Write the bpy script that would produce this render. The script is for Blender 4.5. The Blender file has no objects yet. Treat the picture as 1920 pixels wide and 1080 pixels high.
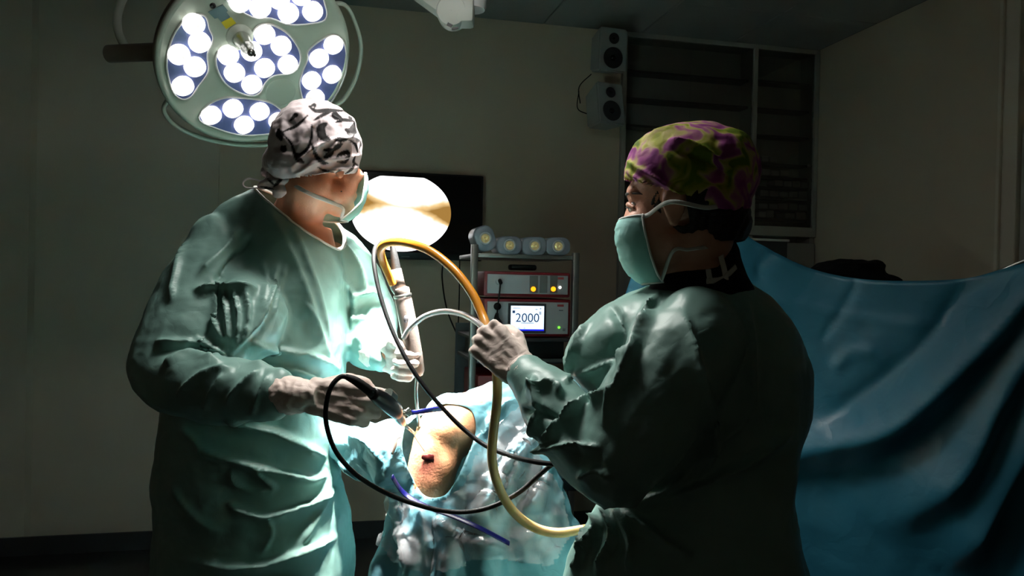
import bpy, bmesh, math, random
import numpy as np
from mathutils import Vector, Matrix
random.seed(7); np.random.seed(7)
scene = bpy.context.scene
col = scene.collection
PI = math.pi

# ------------------------------------------------------------------ camera
FPX, YAW, PITCH, ROLL = 1480.0, 13.0, -0.5, 1.25
C = np.array([0.0, 0.0, 1.40])
_y, _p, _r = np.radians([YAW, PITCH, ROLL])
CF = np.array([math.sin(_y)*math.cos(_p), math.cos(_y)*math.cos(_p), math.sin(_p)])
_R0 = np.array([math.cos(_y), -math.sin(_y), 0.0]); _U0 = np.cross(_R0, CF)
CR = _R0*math.cos(_r) + _U0*math.sin(_r); CU = -_R0*math.sin(_r) + _U0*math.cos(_r)
HR = _R0; HF = np.array([math.sin(_y), math.cos(_y), 0.0]); UP = np.array([0, 0, 1.0])
cam_d = bpy.data.cameras.new('camera'); cam = bpy.data.objects.new('camera', cam_d); col.objects.link(cam)
cam_d.sensor_fit = 'HORIZONTAL'; cam_d.sensor_width = 36.0; cam_d.lens = 36.0*FPX/1920.0
cam_d.clip_start = 0.05; cam_d.clip_end = 60
_m = Matrix(((CR[0], CU[0], -CF[0], C[0]), (CR[1], CU[1], -CF[1], C[1]), (CR[2], CU[2], -CF[2], C[2]), (0, 0, 0, 1)))
cam.matrix_world = _m
scene.camera = cam
def ray(px, py): return CF + CR*((px-960)/FPX) + CU*((540-py)/FPX)
def P(px, py, d): return C + ray(px, py)*d                 # pixel + depth along the view axis
def onY(px, py, y): r = ray(px, py); return C + r*((y-C[1])/r[1])
def onX(px, py, x): r = ray(px, py); return C + r*((x-C[0])/r[0])
def onPlane(px, py, o, n): r = ray(px, py); return C + r*(np.dot(o-C, n)/np.dot(r, n))
def proj(V):
    d = np.asarray(V) - C; z = d@CF
    return np.stack([960+FPX*(d@CR)/z, 540-FPX*(d@CU)/z, z], -1)

# ------------------------------------------------------------------ light and exposure
scene.view_settings.view_transform = 'Standard'; scene.view_settings.look = 'None'
scene.view_settings.gamma = 1.0; scene.view_settings.use_curve_mapping = False
scene.view_settings.exposure = 0.42
world = bpy.data.worlds.new('world'); scene.world = world; world.use_nodes = True
world.node_tree.nodes['Background'].inputs[0].default_value = (0.5, 0.55, 0.6, 1)
world.node_tree.nodes['Background'].inputs[1].default_value = 0.02
LAMP_W = 60.0             # watts of each of the five LED groups of the surgical lamp
LENS_E = 2.6
LAMP2_W = 1700.0            # second lamp head, above the frame on the pendant arm
LAMP2_LENS = 24.0
SPILL_W, SPILL2_W = 14.0, 60.0   # wide spill round the two beams
SCREEN_E = 1.9
SITE = P(765, 800, 1.95); AIM2 = P(741, 697, 1.98)
LAMP_C = P(484, 112, 2.6)
LAMP2_C = P(815, -390, 1.83)
LAMP_N = (P(900, 760, 1.72) - LAMP_C); LAMP_N /= np.linalg.norm(LAMP_N)

# ------------------------------------------------------------------ helpers
def lin(c):
    return tuple(((v/255.0)/12.92 if v/255.0 <= 0.04045 else ((v/255.0+0.055)/1.055)**2.4) for v in c)
def nrm(v): v = np.asarray(v, float); return v/np.linalg.norm(v)
MATS = {}
def mat(name, rgb, rough=0.6, metal=0.0, emit=None, es=0.0, spec=0.5, var=0.0, vscale=8.0, bump=0.0, bscale=60.0, btype='noise', alpha=1.0, trans=0.0, coat=0.0, sheen=0.0, aniso=(1, 1, 1), bdist=0.01, raw=False):
    m = bpy.data.materials.new(name); m.use_nodes = True
    nt = m.node_tree; b = nt.nodes['Principled BSDF']; L = nt.links.new
    c = rgb if raw else lin(rgb)
    b.inputs['Base Color'].default_value = (*c, 1); b.inputs['Roughness'].default_value = rough
    b.inputs['Metallic'].default_value = metal; b.inputs['Specular IOR Level'].default_value = spec
    b.inputs['Alpha'].default_value = alpha; b.inputs['Transmission Weight'].default_value = trans
    b.inputs['Coat Weight'].default_value = coat; b.inputs['Sheen Weight'].default_value = sheen
    if emit is not None:
        b.inputs['Emission Color'].default_value = (*lin(emit), 1); b.inputs['Emission Strength'].default_value = es
    tc = nt.nodes.new('ShaderNodeTexCoord'); mp = nt.nodes.new('ShaderNodeMapping'); mp.inputs['Scale'].default_value = aniso
    L(tc.outputs['Object'], mp.inputs['Vector'])
    if var > 0:
        n = nt.nodes.new('ShaderNodeTexNoise'); n.inputs['Scale'].default_value = vscale; n.inputs['Detail'].default_value = 5
        L(mp.outputs['Vector'], n.inputs['Vector'])
        mx = nt.nodes.new('ShaderNodeMix'); mx.data_type = 'RGBA'
        mx.inputs['A'].default_value = (*[max(0, v*(1-var)) for v in c], 1); mx.inputs['B'].default_value = (*[min(1, v*(1+var)) for v in c], 1)
        L(n.outputs['Fac'], mx.inputs['Factor']); L(mx.outputs['Result'], b.inputs['Base Color'])
    if bump > 0:
        if btype == 'voronoi':
            t = nt.nodes.new('ShaderNodeTexVoronoi'); t.feature = 'DISTANCE_TO_EDGE'; out = t.outputs['Distance']
        else:
            t = nt.nodes.new('ShaderNodeTexNoise'); t.inputs['Detail'].default_value = 6; out = t.outputs['Fac']
        t.inputs['Scale'].default_value = bscale
        L(mp.outputs['Vector'], t.inputs['Vector'])
        bp = nt.nodes.new('ShaderNodeBump'); bp.inputs['Strength'].default_value = bump; bp.inputs['Distance'].default_value = bdist
        L(out, bp.inputs['Height']); L(bp.outputs['Normal'], b.inputs['Normal'])
    MATS[name] = m
    return m

def add_mesh(name, V, F, m, parent=None, smooth=True, sharp=None):
    me = bpy.data.meshes.new(name)
    me.from_pydata([tuple(map(float, v)) for v in V], [], [tuple(map(int, f)) for f in F])
    if m is not None: me.materials.append(m)
    if smooth:
        me.polygons.foreach_set('use_smooth', [True]*len(me.polygons))
        if sharp: me.set_sharp_from_angle(angle=math.radians(sharp))
    me.update()
    o = bpy.data.objects.new(name, me); col.objects.link(o)
    if parent is not None: attach(o, parent)
    return o
def attach(o, parent):
    bpy.context.view_layer.update() if False else None
    o.parent = parent
    mw = parent.get('_loc')
    o.matrix_parent_inverse = Matrix.Translation(-Vector(mw)) if mw is not None else Matrix.Identity(4)
def thing(name, label, cat, loc, group=None):
    o = bpy.data.objects.new(name, None); col.objects.link(o)
    o.location = [float(v) for v in loc]; o['_loc'] = [float(v) for v in loc]
    o.empty_display_size = 0.05
    return tag(o, label, cat, group)
def tag(o, label, cat, group=None):
    o['label'] = label; o['category'] = cat
    if group: o['group'] = group
    return o
def struct(o): o['kind'] = 'structure'; return o

def join(parts):
    V = []; F = []; n = 0
    for v, f in parts:
        V.append(np.asarray(v, float)); F += [tuple(i+n for i in q) for q in f]; n += len(v)
    return np.concatenate(V), F
def box(c, s, ax=None, bevel=0.0, seg=2):
    """box with centre c, full sizes s, axes ax (3 rows)"""
    bm = bmesh.new(); bmesh.ops.create_cube(bm, size=1.0)
    for v in bm.verts: v.co = Vector((v.co.x*s[0], v.co.y*s[1], v.co.z*s[2]))
    if bevel > 0: bmesh.ops.bevel(bm, geom=bm.edges[:], offset=bevel, segments=seg, affect='EDGES', profile=0.5)
    V = np.array([v.co[:] for v in bm.verts]); bm.verts.index_update()
    F = [tuple(v.index for v in f.verts) for f in bm.faces]; bm.free()
    A = np.eye(3) if ax is None else np.array(ax, float)
    return V@A + np.asarray(c, float), F
def loft(rings, cap=True, closed=False):
    n = len(rings[0]); V = np.concatenate([np.asarray(r, float) for r in rings]); F = []
    m = len(rings)
    for i in range(m if closed else m-1):
        a = i*n; b = ((i+1) % m)*n
        for j in range(n):
            k = (j+1) % n
            F.append((a+j, a+k, b+k, b+j))
    if cap and not closed:
        V = np.concatenate([V, [np.mean(rings[0], 0)], [np.mean(rings[-1], 0)]]); c0 = len(V)-2; c1 = len(V)-1; e = (m-1)*n
        for j in range(n):
            k = (j+1) % n
            F.append((c0, k, j)); F.append((c1, e+j, e+k))
    return V, F
def cr(pts, k=8, closed=False):
    """Catmull-Rom through points (any dimension)"""
    p = np.asarray(pts, float); n = len(p); out = []
    for i in range(n if closed else n-1):
        if closed: a, b, c, d = p[(i-1) % n], p[i], p[(i+1) % n], p[(i+2) % n]
        else:
            b, c = p[i], p[i+1]; a = p[i-1] if i > 0 else 2*b-c; d = p[i+2] if i+2 < n else 2*c-b
        for t in np.arange(k)/k:
            out.append(0.5*((2*b)+(-a+c)*t+(2*a-5*b+4*c-d)*t*t+(-a+3*b-3*c+d)*t**3))
    if not closed: out.append(p[-1])
    return np.array(out)
def tube(pts, r, n=10, cap=True, k=0, ref=None, closed=False):
    """swept tube; r scalar, list, or list of (ra, rb); k>0 smooths the path"""
    pts = np.asarray(pts, float)
    R = np.asarray(r, float)
    if R.ndim == 0: R = np.full((len(pts), 2), float(r))
    elif R.ndim == 1: R = np.stack([R, R], 1)
    if k: 
        A = cr(np.concatenate([pts, R], 1), k, closed); pts, R = A[:, :3], A[:, 3:]
    m = len(pts); T = np.gradient(pts, axis=0) if not closed else np.roll(pts, -1, 0)-np.roll(pts, 1, 0)
    T /= np.linalg.norm(T, axis=1)[:, None]
    u = np.asarray(ref, float) if ref is not None else np.cross(T[0], [0.31, 0.17, 0.93])
    rings = []; th = np.linspace(0, 2*PI, n, endpoint=False)
    for i in range(m):
        u = u - T[i]*np.dot(u, T[i]); u = u/np.linalg.norm(u); w = np.cross(T[i], u)
        rings.append(pts[i] + np.outer(np.cos(th), u)*R[i, 0] + np.outer(np.sin(th), w)*R[i, 1])
    return loft(rings, cap and not closed, closed)
def capsule(a, b, ra, rb, n=16):
    a = np.asarray(a, float); b = np.asarray(b, float); L = np.linalg.norm(b-a); t = (b-a)/L
    pts = []; rr = []
    for q in np.linspace(-PI/2, 0, 6)[0:]: pts.append(a + t*ra*math.sin(q)); rr.append(max(1e-4, ra*math.cos(q)))
    for q in np.linspace(0, PI/2, 6)[1 if ra == rb and L < 1e-5 else 0:]: pts.append(b + t*rb*math.sin(q)); rr.append(max(1e-4, rb*math.cos(q)))
    u = np.cross(t, [0.31, 0.17, 0.93]); u /= np.linalg.norm(u); w = np.cross(t, u)
    th = np.linspace(0, 2*PI, n, endpoint=False)
    return loft([p + np.outer(np.cos(th), u)*r + np.outer(np.sin(th), w)*r for p, r in zip(pts, rr)])
def ellipsoid(c, r, ax=None, nu=20, nv=12):
    th = np.linspace(0, 2*PI, nu, endpoint=False); rings = []
    for q in np.linspace(-PI/2+0.02, PI/2-0.02, nv):
        rings.append(np.stack([np.cos(th)*math.cos(q)*r[0], np.sin(th)*math.cos(q)*r[1], np.full(nu, math.sin(q)*r[2])], 1))
    V, F = loft(rings)
    A = np.eye(3) if ax is None else np.array(ax, float)
    return V@A + np.asarray(c, float), F
def lathe(prof, o, axis, n=32, cap=True):
    """prof: list of (radius, height along axis)"""
    axis = nrm(axis); u = np.cross(axis, [0.31, 0.17, 0.93]); u /= np.linalg.norm(u); w = np.cross(axis, u)
    th = np.linspace(0, 2*PI, n, endpoint=False); o = np.asarray(o, float)
    return loft([o + axis*h + np.outer(np.cos(th), u)*r + np.outer(np.sin(th), w)*r for r, h in prof], cap)
def prism(poly, n, h0, h1):
    """extrude a planar polygon (3-D points) from h0 to h1 along n"""
    poly = np.asarray(poly, float); n = np.asarray(n, float); k = len(poly)
    V = np.concatenate([poly+n*h0, poly+n*h1]); F = [tuple(range(k, 2*k)), tuple(range(k-1, -1, -1))]
    for i in range(k): F.append((i, (i+1) % k, k+(i+1) % k, k+i))
    return V, F
def remesh(parts, vox, smooth=6, fac=0.5):
    V, F = join(parts)
    me = bpy.data.meshes.new('tmp'); me.from_pydata([tuple(v) for v in V], [], F); me.update()
    bm = bmesh.new(); bm.from_mesh(me); bmesh.ops.recalc_face_normals(bm, faces=bm.faces); bm.to_mesh(me); bm.free()
    o = bpy.data.objects.new('tmp', me); col.objects.link(o)
    r = o.modifiers.new('r', 'REMESH'); r.mode = 'VOXEL'; r.voxel_size = vox; r.adaptivity = 0
    if smooth:
        s = o.modifiers.new('s', 'SMOOTH'); s.factor = fac; s.iterations = smooth
    dg = bpy.context.evaluated_depsgraph_get(); ev = o.evaluated_get(dg); m2 = ev.to_mesh()
    n = len(m2.vertices); W = np.empty(n*3); m2.vertices.foreach_get('co', W)
    Q = [tuple(p.vertices) for p in m2.polygons]
    ev.to_mesh_clear(); bpy.data.objects.remove(o); bpy.data.meshes.remove(me)
    return W.reshape(-1, 3), Q
def vnormals(V, F):
    N = np.zeros_like(V)
    q = np.array([f if len(f) == 4 else (f[0], f[1], f[2], f[2]) for f in F if len(f) in (3, 4)])
    fn = np.cross(V[q[:, 2]]-V[q[:, 0]], V[q[:, 3]]-V[q[:, 1]])
    tri = q[:, 2] == q[:, 3]
    if tri.any(): fn[tri] = np.cross(V[q[tri, 1]]-V[q[tri, 0]], V[q[tri, 2]]-V[q[tri, 0]])
    for k in range(4): np.add.at(N, q[:, k], fn)
    return N/np.maximum(np.linalg.norm(N, axis=1), 1e-12)[:, None]
def _hash(ix, iy, iz, s):
    h = (ix.astype(np.int64)*374761393 + iy.astype(np.int64)*668265263 + iz.astype(np.int64)*2147483647 + s*1274126177) & 0xffffffff
    h = ((h ^ (h >> 13))*1274126177) & 0xffffffff
    h = ((h ^ (h >> 16))*2246822519) & 0xffffffff
    return ((h ^ (h >> 15)) & 0xffffff)/float(0xffffff)
def vnoise(Q, s=0):
    """value noise in [-1, 1]"""
    Q = np.asarray(Q, float); i = np.floor(Q).astype(np.int64); f = Q-i; f = f*f*f*(f*(f*6-15)+10); r = 0
    for dx in (0, 1):
        for dy in (0, 1):
            for dz in (0, 1):
                w = (f[:, 0] if dx else 1-f[:, 0])*(f[:, 1] if dy else 1-f[:, 1])*(f[:, 2] if dz else 1-f[:, 2])
                r = r + w*_hash(i[:, 0]+dx, i[:, 1]+dy, i[:, 2]+dz, s)
    return r*2-1
def fbm(Q, s=0, o=3): return sum(vnoise(Q*2.0**k+k*7.3, s+k)*0.5**k for k in range(o))
def crumple(Q, s=0):
    """distance to Voronoi cell edge (0 on creases): facets like crumpled paper"""
    i = np.floor(Q).astype(np.int64); d1 = np.full(len(Q), 9.0); d2 = d1.copy()
    for dx in (-1, 0, 1):
        for dy in (-1, 0, 1):
            for dz in (-1, 0, 1):
                j = i+[dx, dy, dz]
                p = j + np.stack([_hash(j[:, 0], j[:, 1], j[:, 2], s+k) for k in (11, 12, 13)], 1)
                d = np.linalg.norm(Q-p, axis=1)
                d2 = np.minimum(d2, np.maximum(d, d1)); d1 = np.minimum(d1, d)
    return d2-d1
def poly_dist(Q, line):
    """distance of 2-D points to a polyline and the parameter 0..1 along it"""
    best = np.full(len(Q), 1e9); par = np.zeros(len(Q)); side = np.zeros(len(Q)); line = np.asarray(line, float); m = len(line)-1
    for i in range(m):
        a, b = line[i], line[i+1]; ab = b-a; t = np.clip(((Q-a)@ab)/np.dot(ab, ab), 0, 1)
        e = Q-(a+t[:, None]*ab); d = np.linalg.norm(e, axis=1); s = np.sign(ab[0]*e[:, 1]-ab[1]*e[:, 0]); k = d < best
        best[k] = d[k]; par[k] = (i+t[k])/m; side[k] = s[k]
    return best, par, side
def folds(V, F, specs, sign=-1.0):
    """raise or sink creases on the side of a garment that faces the room's camera end; spec = (points, width, height)"""
    N = vnormals(V, F); pr = proj(V); vd = nrm_rows(V-C); facing = np.clip(-(N*vd).sum(1)*2.5, 0, 1)
    D = np.zeros(len(V))
    for pts, w, h in specs:
        d, t, s = poly_dist(pr[:, :2], cr(pts, 6)); end = np.clip(np.minimum(t, 1-t)*6, 0, 1)
        prof = np.where(s >= 0, np.exp(-(d/w)**1.3), np.exp(-(d/(w*0.36))**1.25))
        D += 1.25*h*prof*end
    return V + N*(D*facing)[:, None]
def nrm_rows(A): return A/np.linalg.norm(A, axis=1)[:, None]
def rounded(pts2, k=5): return cr(pts2, k, True)
def text_obj(name, s, size, m, loc, xax, yax, parent, align='CENTER', ext=0.0003):
    cu = bpy.data.curves.new(name, 'FONT'); cu.body = s; cu.size = size; cu.extrude = ext; cu.align_x = align; cu.align_y = 'CENTER'
    o = bpy.data.objects.new(name, cu); col.objects.link(o)
    x = nrm(xax); y = nrm(yax); z = np.cross(x, y)
    M = Matrix(((x[0], y[0], z[0], loc[0]), (x[1], y[1], z[1], loc[1]), (x[2], y[2], z[2], loc[2]), (0, 0, 0, 1)))
    dg = bpy.context.evaluated_depsgraph_get(); me = bpy.data.meshes.new_from_object(o.evaluated_get(dg)); bpy.data.objects.remove(o)
    me.name = name; me.transform(M); me.materials.clear(); me.materials.append(m)
    o = bpy.data.objects.new(name, me); col.objects.link(o); attach(o, parent); return o
# ------------------------------------------------------------------ materials
mat('wall', (208, 194, 172), 0.75, var=0.06, vscale=3, bump=0.15, bscale=180)
mat('wall_side', (220, 208, 190), 0.75, var=0.05, vscale=3, bump=0.15, bscale=180)
mat('ceiling_tile', (150, 152, 148), 0.85, var=0.05, vscale=20, bump=0.3, bscale=150)
mat('ceiling_grid', (70, 72, 70), 0.6)
mat('floor', (38, 40, 42), 0.35, var=0.15, vscale=12)
mat('black', (10, 10, 11), 0.4); mat('black_gloss', (6, 6, 8), 0.15); mat('black_rubber', (9, 9, 9), 0.65, spec=0.25, bump=0.1, bscale=300)
mat('dark_grey', (52, 52, 54), 0.5)
mat('steel', (190, 190, 185), 0.3, metal=1.0, bump=0.05, bscale=400); mat('brushed', (150, 150, 146), 0.42, metal=0.9)
mat('white_paint', (205, 208, 200), 0.4); mat('lamp_body', (196, 205, 190), 0.45); mat('lamp_side', (120, 105, 92), 0.4)
mat('led_panel', (96, 104, 158), 0.35); mat('yellow_label', (225, 205, 20), 0.5); mat('grey_label', (96, 120, 128), 0.5); mat('white_label', (225, 225, 222), 0.5)
mat('red_metal', (120, 22, 30), 0.45, var=0.1); mat('panel_grey', (176, 178, 180), 0.5, var=0.04)
mat('window_grey', (105, 105, 103), 0.4); mat('red_print', (165, 60, 60), 0.6); mat('grey_print', (120, 122, 125), 0.6)
mat('orange_lamp', (240, 170, 30), 0.4, emit=(255, 165, 20), es=1.3); mat('white_led', (250, 250, 250), 0.4, emit=(255, 250, 240), es=2.0); mat('green_led', (120, 230, 60), 0.4, emit=(120, 255, 60), es=1.2)
mat('lcd', (230, 240, 250), 0.3, emit=(215, 232, 252), es=1.0); mat('lcd_blue', (20, 30, 190), 0.3, emit=(20, 30, 210), es=0.9); mat('lcd_ink', (40, 60, 95), 0.4, emit=(45, 70, 110), es=0.5); mat('lcd_faint', (170, 185, 205), 0.4, emit=(165, 180, 200), es=0.7)
mat('bottle', (150, 158, 170), 0.3, alpha=0.75, bump=0.1, bscale=40); mat('brass_glow', (205, 190, 130), 0.25, metal=0.8, emit=(230, 215, 150), es=0.12); mat('ring_plastic', (185, 190, 192), 0.35)  # the metal caps carry a faint added glow, standing in for light on them
mat('cabinet_frame', (170, 168, 160), 0.45); mat('cabinet_in', (165, 168, 160), 0.6, var=0.08); mat('shelf', (72, 75, 74), 0.4); mat('pack', (165, 168, 166), 0.6, var=0.12, vscale=30); mat('pack_dark', (80, 78, 76), 0.6)
mat('speaker', (150, 152, 150), 0.5); mat('cone', (28, 28, 30), 0.5); mat('speaker_fabric', (60, 60, 60), 0.8)
def lens_mat():
    m = bpy.data.materials.new('led_lens'); m.use_nodes = True; nt = m.node_tree; L = nt.links.new; b = nt.nodes['Principled BSDF']
    b.inputs['Base Color'].default_value = (0.9, 0.9, 0.9, 1); b.inputs['Roughness'].default_value = 0.15
    tc = nt.nodes.new('ShaderNodeTexCoord'); v = nt.nodes.new('ShaderNodeTexVoronoi'); v.inputs['Scale'].default_value = 60
    L(tc.outputs['Object'], v.inputs['Vector'])
    r = nt.nodes.new('ShaderNodeValToRGB'); r.color_ramp.elements[0].position = 0.0; r.color_ramp.elements[0].color = (1, 1, 1, 1)
    r.color_ramp.elements[1].position = 0.75; r.color_ramp.elements[1].color = (0.25, 0.25, 0.25, 1)
    L(v.outputs['Distance'], r.inputs['Fac'])
    mu = nt.nodes.new('ShaderNodeMath'); mu.operation = 'MULTIPLY'; mu.inputs[1].default_value = LENS_E
    L(r.outputs['Color'], mu.inputs[0]); L(mu.outputs[0], b.inputs['Emission Strength'])
    b.inputs['Emission Color'].default_value = (1.0, 0.98, 0.95, 1); MATS['led_lens'] = m
lens_mat()
def glass_mat(name, tint, refl=0.08, rough=0.05, milky=0.0, milk=(1, 1, 1), bump=0.0):
    m = bpy.data.materials.new(name); m.use_nodes = True; nt = m.node_tree; nt.nodes.clear(); L = nt.links.new
    o = nt.nodes.new('ShaderNodeOutputMaterial'); t = nt.nodes.new('ShaderNodeBsdfTransparent'); t.inputs[0].default_value = (*tint, 1)
    g = nt.nodes.new('ShaderNodeBsdfGlossy'); g.inputs['Roughness'].default_value = rough
    fr = nt.nodes.new('ShaderNodeFresnel'); fr.inputs['IOR'].default_value = 1.45
    ma = nt.nodes.new('ShaderNodeMath'); ma.operation = 'MULTIPLY_ADD'; ma.inputs[1].default_value = 1.0; ma.inputs[2].default_value = refl; L(fr.outputs[0], ma.inputs[0])
    mx = nt.nodes.new('ShaderNodeMixShader'); L(ma.outputs[0], mx.inputs[0]); 
    base = t.outputs[0]
    if milky > 0:
        d = nt.nodes.new('ShaderNodeBsdfDiffuse'); d.inputs[0].default_value = (*milk, 1); m2 = nt.nodes.new('ShaderNodeMixShader'); m2.inputs[0].default_value = milky
        L(t.outputs[0], m2.inputs[1]); L(d.outputs[0], m2.inputs[2]); base = m2.outputs[0]
    if bump > 0:
        n = nt.nodes.new('ShaderNodeTexNoise'); n.inputs['Scale'].default_value = 90; n.inputs['Detail'].default_value = 4; bp = nt.nodes.new('ShaderNodeBump'); bp.inputs['Strength'].default_value = bump; bp.inputs['Distance'].default_value = 0.01
        tc = nt.nodes.new('ShaderNodeTexCoord'); L(tc.outputs['Object'], n.inputs['Vector']); L(n.outputs['Fac'], bp.inputs['Height']); L(bp.outputs['Normal'], g.inputs['Normal'])
    L(base, mx.inputs[1]); L(g.outputs[0], mx.inputs[2]); L(mx.outputs[0], o.inputs['Surface']); MATS[name] = m
glass_mat('glass', (0.95, 0.97, 0.96), 0.01)
glass_mat('clear_plastic', (0.95, 0.96, 0.97), 0.07, 0.15, 0.24, (0.92, 0.92, 0.94), 0.3)
M = MATS

# ------------------------------------------------------------------ the room
CEIL = 2.90; YB = 4.45; XR = 2.985; XL = -2.4; YR = -1.6
XC = 1.665                                  # left side of the built-in cabinet
def wall(name, x0, x1, y0, y1, z0=0.0, z1=CEIL, m='wall'):
    v, f = box(((x0+x1)/2, (y0+y1)/2, (z0+z1)/2), (x1-x0, y1-y0, z1-z0)); return struct(add_mesh(name, v, f, M[m], smooth=False))
wall('floor', XL-0.1, XR+0.1, YR-0.1, YB+0.5, -0.1, 0.0, 'floor')
wall('wall_back', XL, XC, YB, YB+0.1)
wall('wall_left', XL-0.1, XL, YR-0.1, YB+0.1)
wall('wall_right', XR, XR+0.1, YR-0.1, YB+0.5)
wall('wall_rear', XL, XR, YR-0.1, YR)
_x = onY(410, 300, YB-0.05)[0]; _x2 = onY(56, 300, YB-0.14)[0]
wall('trim_1', _x2-0.2, _x, YB-0.05, YB, m='wall_side')
wall('trim_2', XL, _x2, YB-0.14, YB, m='wall_side')
wall('baseboard_back', XL, XC, YB-0.155, YB-0.141, 0, 0.09, 'dark_grey')
ce = wall('ceiling', XL-0.1, XR+0.1, YR-0.1, YB+0.5, CEIL+0.012, CEIL+0.1, 'ceiling_grid')
tv, tf = box((0, 0, 0), (0.592, 0.592, 0.03), bevel=0.004, seg=1)
tile0 = None
for i in range(10):
    for j in range(11):
        x = XR-0.3-0.6*i; y = YB-0.25-0.6*j
        if x < XL-0.2 or y < YR-0.2: continue
        if tile0 is None: tile0 = add_mesh('ceiling_tile', tv, tf, M['ceiling_tile'], smooth=False); t = tile0
        else: t = tile0.copy(); col.objects.link(t)
        t.parent = ce; t.location = (x, y, CEIL+0.013)
# door in the right wall, of which only the casing shows
dz = 2.12
dr = struct(add_mesh('door_1', *box((XR-0.02, 2.45, dz/2), (0.04, 0.86, dz), bevel=0.004), M['cabinet_frame'], smooth=False))
for y in (2.94, 1.96):
    c_ = add_mesh('door_casing', *box((XR-0.03, y, 1.45), (0.06, 0.11, 2.9), bevel=0.006), M['wall_side'], dr, smooth=False)
    add_mesh('casing_bead', *box((XR-0.068, y+0.03, 1.45), (0.016, 0.02, 2.9), bevel=0.004), M['wall_side'], dr, smooth=False)
add_mesh('door_handle', *tube([(XR-0.04, 2.12, 1.02), (XR-0.09, 2.12, 1.02), (XR-0.09, 2.24, 1.02)], 0.01, 10), M['brushed'], dr)
# short light switch rail and pipes are not visible in the photograph

# ------------------------------------------------------------------ built-in cabinet with glass doors
cab = thing('display_cabinet', 'tall built-in wall cabinet with glass doors and narrow dark shelves beside the loudspeakers', 'cabinet', (XC, YB, 0))
x0, x1, xm = XC+0.003, XR-0.003, onY(1414, 150, YB)[0]; zt = CEIL-0.004; zb = onY(1408, 432, YB)[2]
D = 0.15
add_mesh('back_panel', *box(((x0+x1)/2, YB+D, zt/2), (x1-x0, 0.02, zt)), M['cabinet_in'], cab, smooth=False)
for x in (x0+0.015, xm, x1-0.015): add_mesh('side_panel', *box((x, YB+D/2, zt/2), (0.03, D, zt)), M['cabinet_in'], cab, smooth=False)
add_mesh('top_panel', *box(((x0+x1)/2, YB+D/2, zt-0.012), (x1-x0, D, 0.02)), M['cabinet_in'], cab, smooth=False)
for (a, b) in ((x0, x0+0.028), (xm-0.014, xm+0.014), (x1-0.028, x1)):
    add_mesh('stile', *box(((a+b)/2, YB-0.012, (zt+zb)/2), (b-a, 0.024, zt-zb), bevel=0.003), M['cabinet_frame'], cab, smooth=False)
for z in (zt-0.014, zb): add_mesh('rail', *box(((x0+x1)/2, YB-0.012, z), (x1-x0, 0.022, 0.028 if z > 2 else 0.06), bevel=0.003), M['cabinet_frame'], cab, smooth=False)
zsL = [onY(1200, y, YB)[2] for y in (131, 183, 234)] + [2.02, 1.9]
zsR = [onY(1480, y, YB)[2] for y in (153, 205, 255, 308, 333, 352, 372, 396, 412)]
for z in zsL: add_mesh('shelf', *box(((x0+xm)/2, YB+D/2+0.01, z), (xm-x0-0.035, D-0.05, 0.014)), M['shelf'], cab, smooth=False)
for z in zsR: add_mesh('shelf', *box(((x1+xm)/2, YB+D/2+0.01, z), (x1-xm-0.035, D-0.05, 0.012)), M['shelf'], cab, smooth=False)
xg = onY(1293, 200, YB)[0]
for (a, b) in ((x0+0.03, xg-0.002), (xg+0.002, xm-0.016), (xm+0.016, x1-0.03)):
    g = add_mesh('glass_door', *box(((a+b)/2, YB-0.006, (zt+zb)/2), (b-a, 0.006, zt-zb-0.05)), M['glass'], cab, smooth=False)
    add_mesh('door_knob', *ellipsoid((b-0.03, YB-0.02, zb+0.42), (0.012, 0.012, 0.012)), M['brushed'], g)
# lower closed part
for (a, b) in ((x0+0.004, xg-0.004), (xg+0.004, xm-0.004), (xm+0.004, x1-0.004)):
    d_ = add_mesh('cupboard_door', *box(((a+b)/2, YB-0.012, zb/2-0.02), (b-a, 0.02, zb-0.1), bevel=0.004), M['cabinet_in'], cab, smooth=False)
    add_mesh('door_pull', *tube([(b-0.04, YB-0.04, 0.8), (b-0.04, YB-0.04, 0.95)], 0.006, 8), M['brushed'], d_)
# boxed supplies on the right hand shelves
rows = [(4, 1440, 1470, 1), (5, 1428, 1500, 2), (6, 1428, 1512, 4), (7, 1425, 1512, 5), (8, 1425, 1512, 4)]
spots = [('upper', 308, 1425, 1455, 2), ('upper', 333, 1425, 1478, 3), ('middle', 352, 1450, 1515, 4), ('middle', 372, 1422, 1512, 5), ('low', 396, 1420, 1512, 5), ('low', 412, 1420, 1450, 2), ('low', 412, 1468, 1510, 2)]
packlab = {'upper': 'pale supply pack on an upper shelf of the glass cabinet', 'middle': 'pale supply pack on a crowded middle shelf of the glass cabinet', 'low': 'pale supply pack on the lowest glass cabinet shelves'}
pk = 0
for row, sy, pa, pb, n in spots:
    z = onY(1480, sy, YB)[2]+0.008
    xa = onY(pa, sy, YB+0.03)[0]; xb = onY(pb, sy, YB+0.03)[0]; w = (xb-xa)/n
    for i in range(n):
        h = 0.034+0.012*random.random()
        o = add_mesh('supply_pack', *box((xa+w*(i+0.5), YB+0.065, z+h/2), (w*0.9, 0.1, h), bevel=0.006), M['pack'])
        tag(o, packlab[row], 'pack', 'supply packs in the glass cabinet'); pk += 1
bx = add_mesh('supply_box', *box((onY(1185, 255, YB+.05)[0], YB+0.07, zsL[3]+0.06), (0.09, 0.1, 0.1), bevel=0.003), M['red_print'])
tag(bx, 'small reddish box on a shelf behind the left glass door', 'box')
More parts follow.
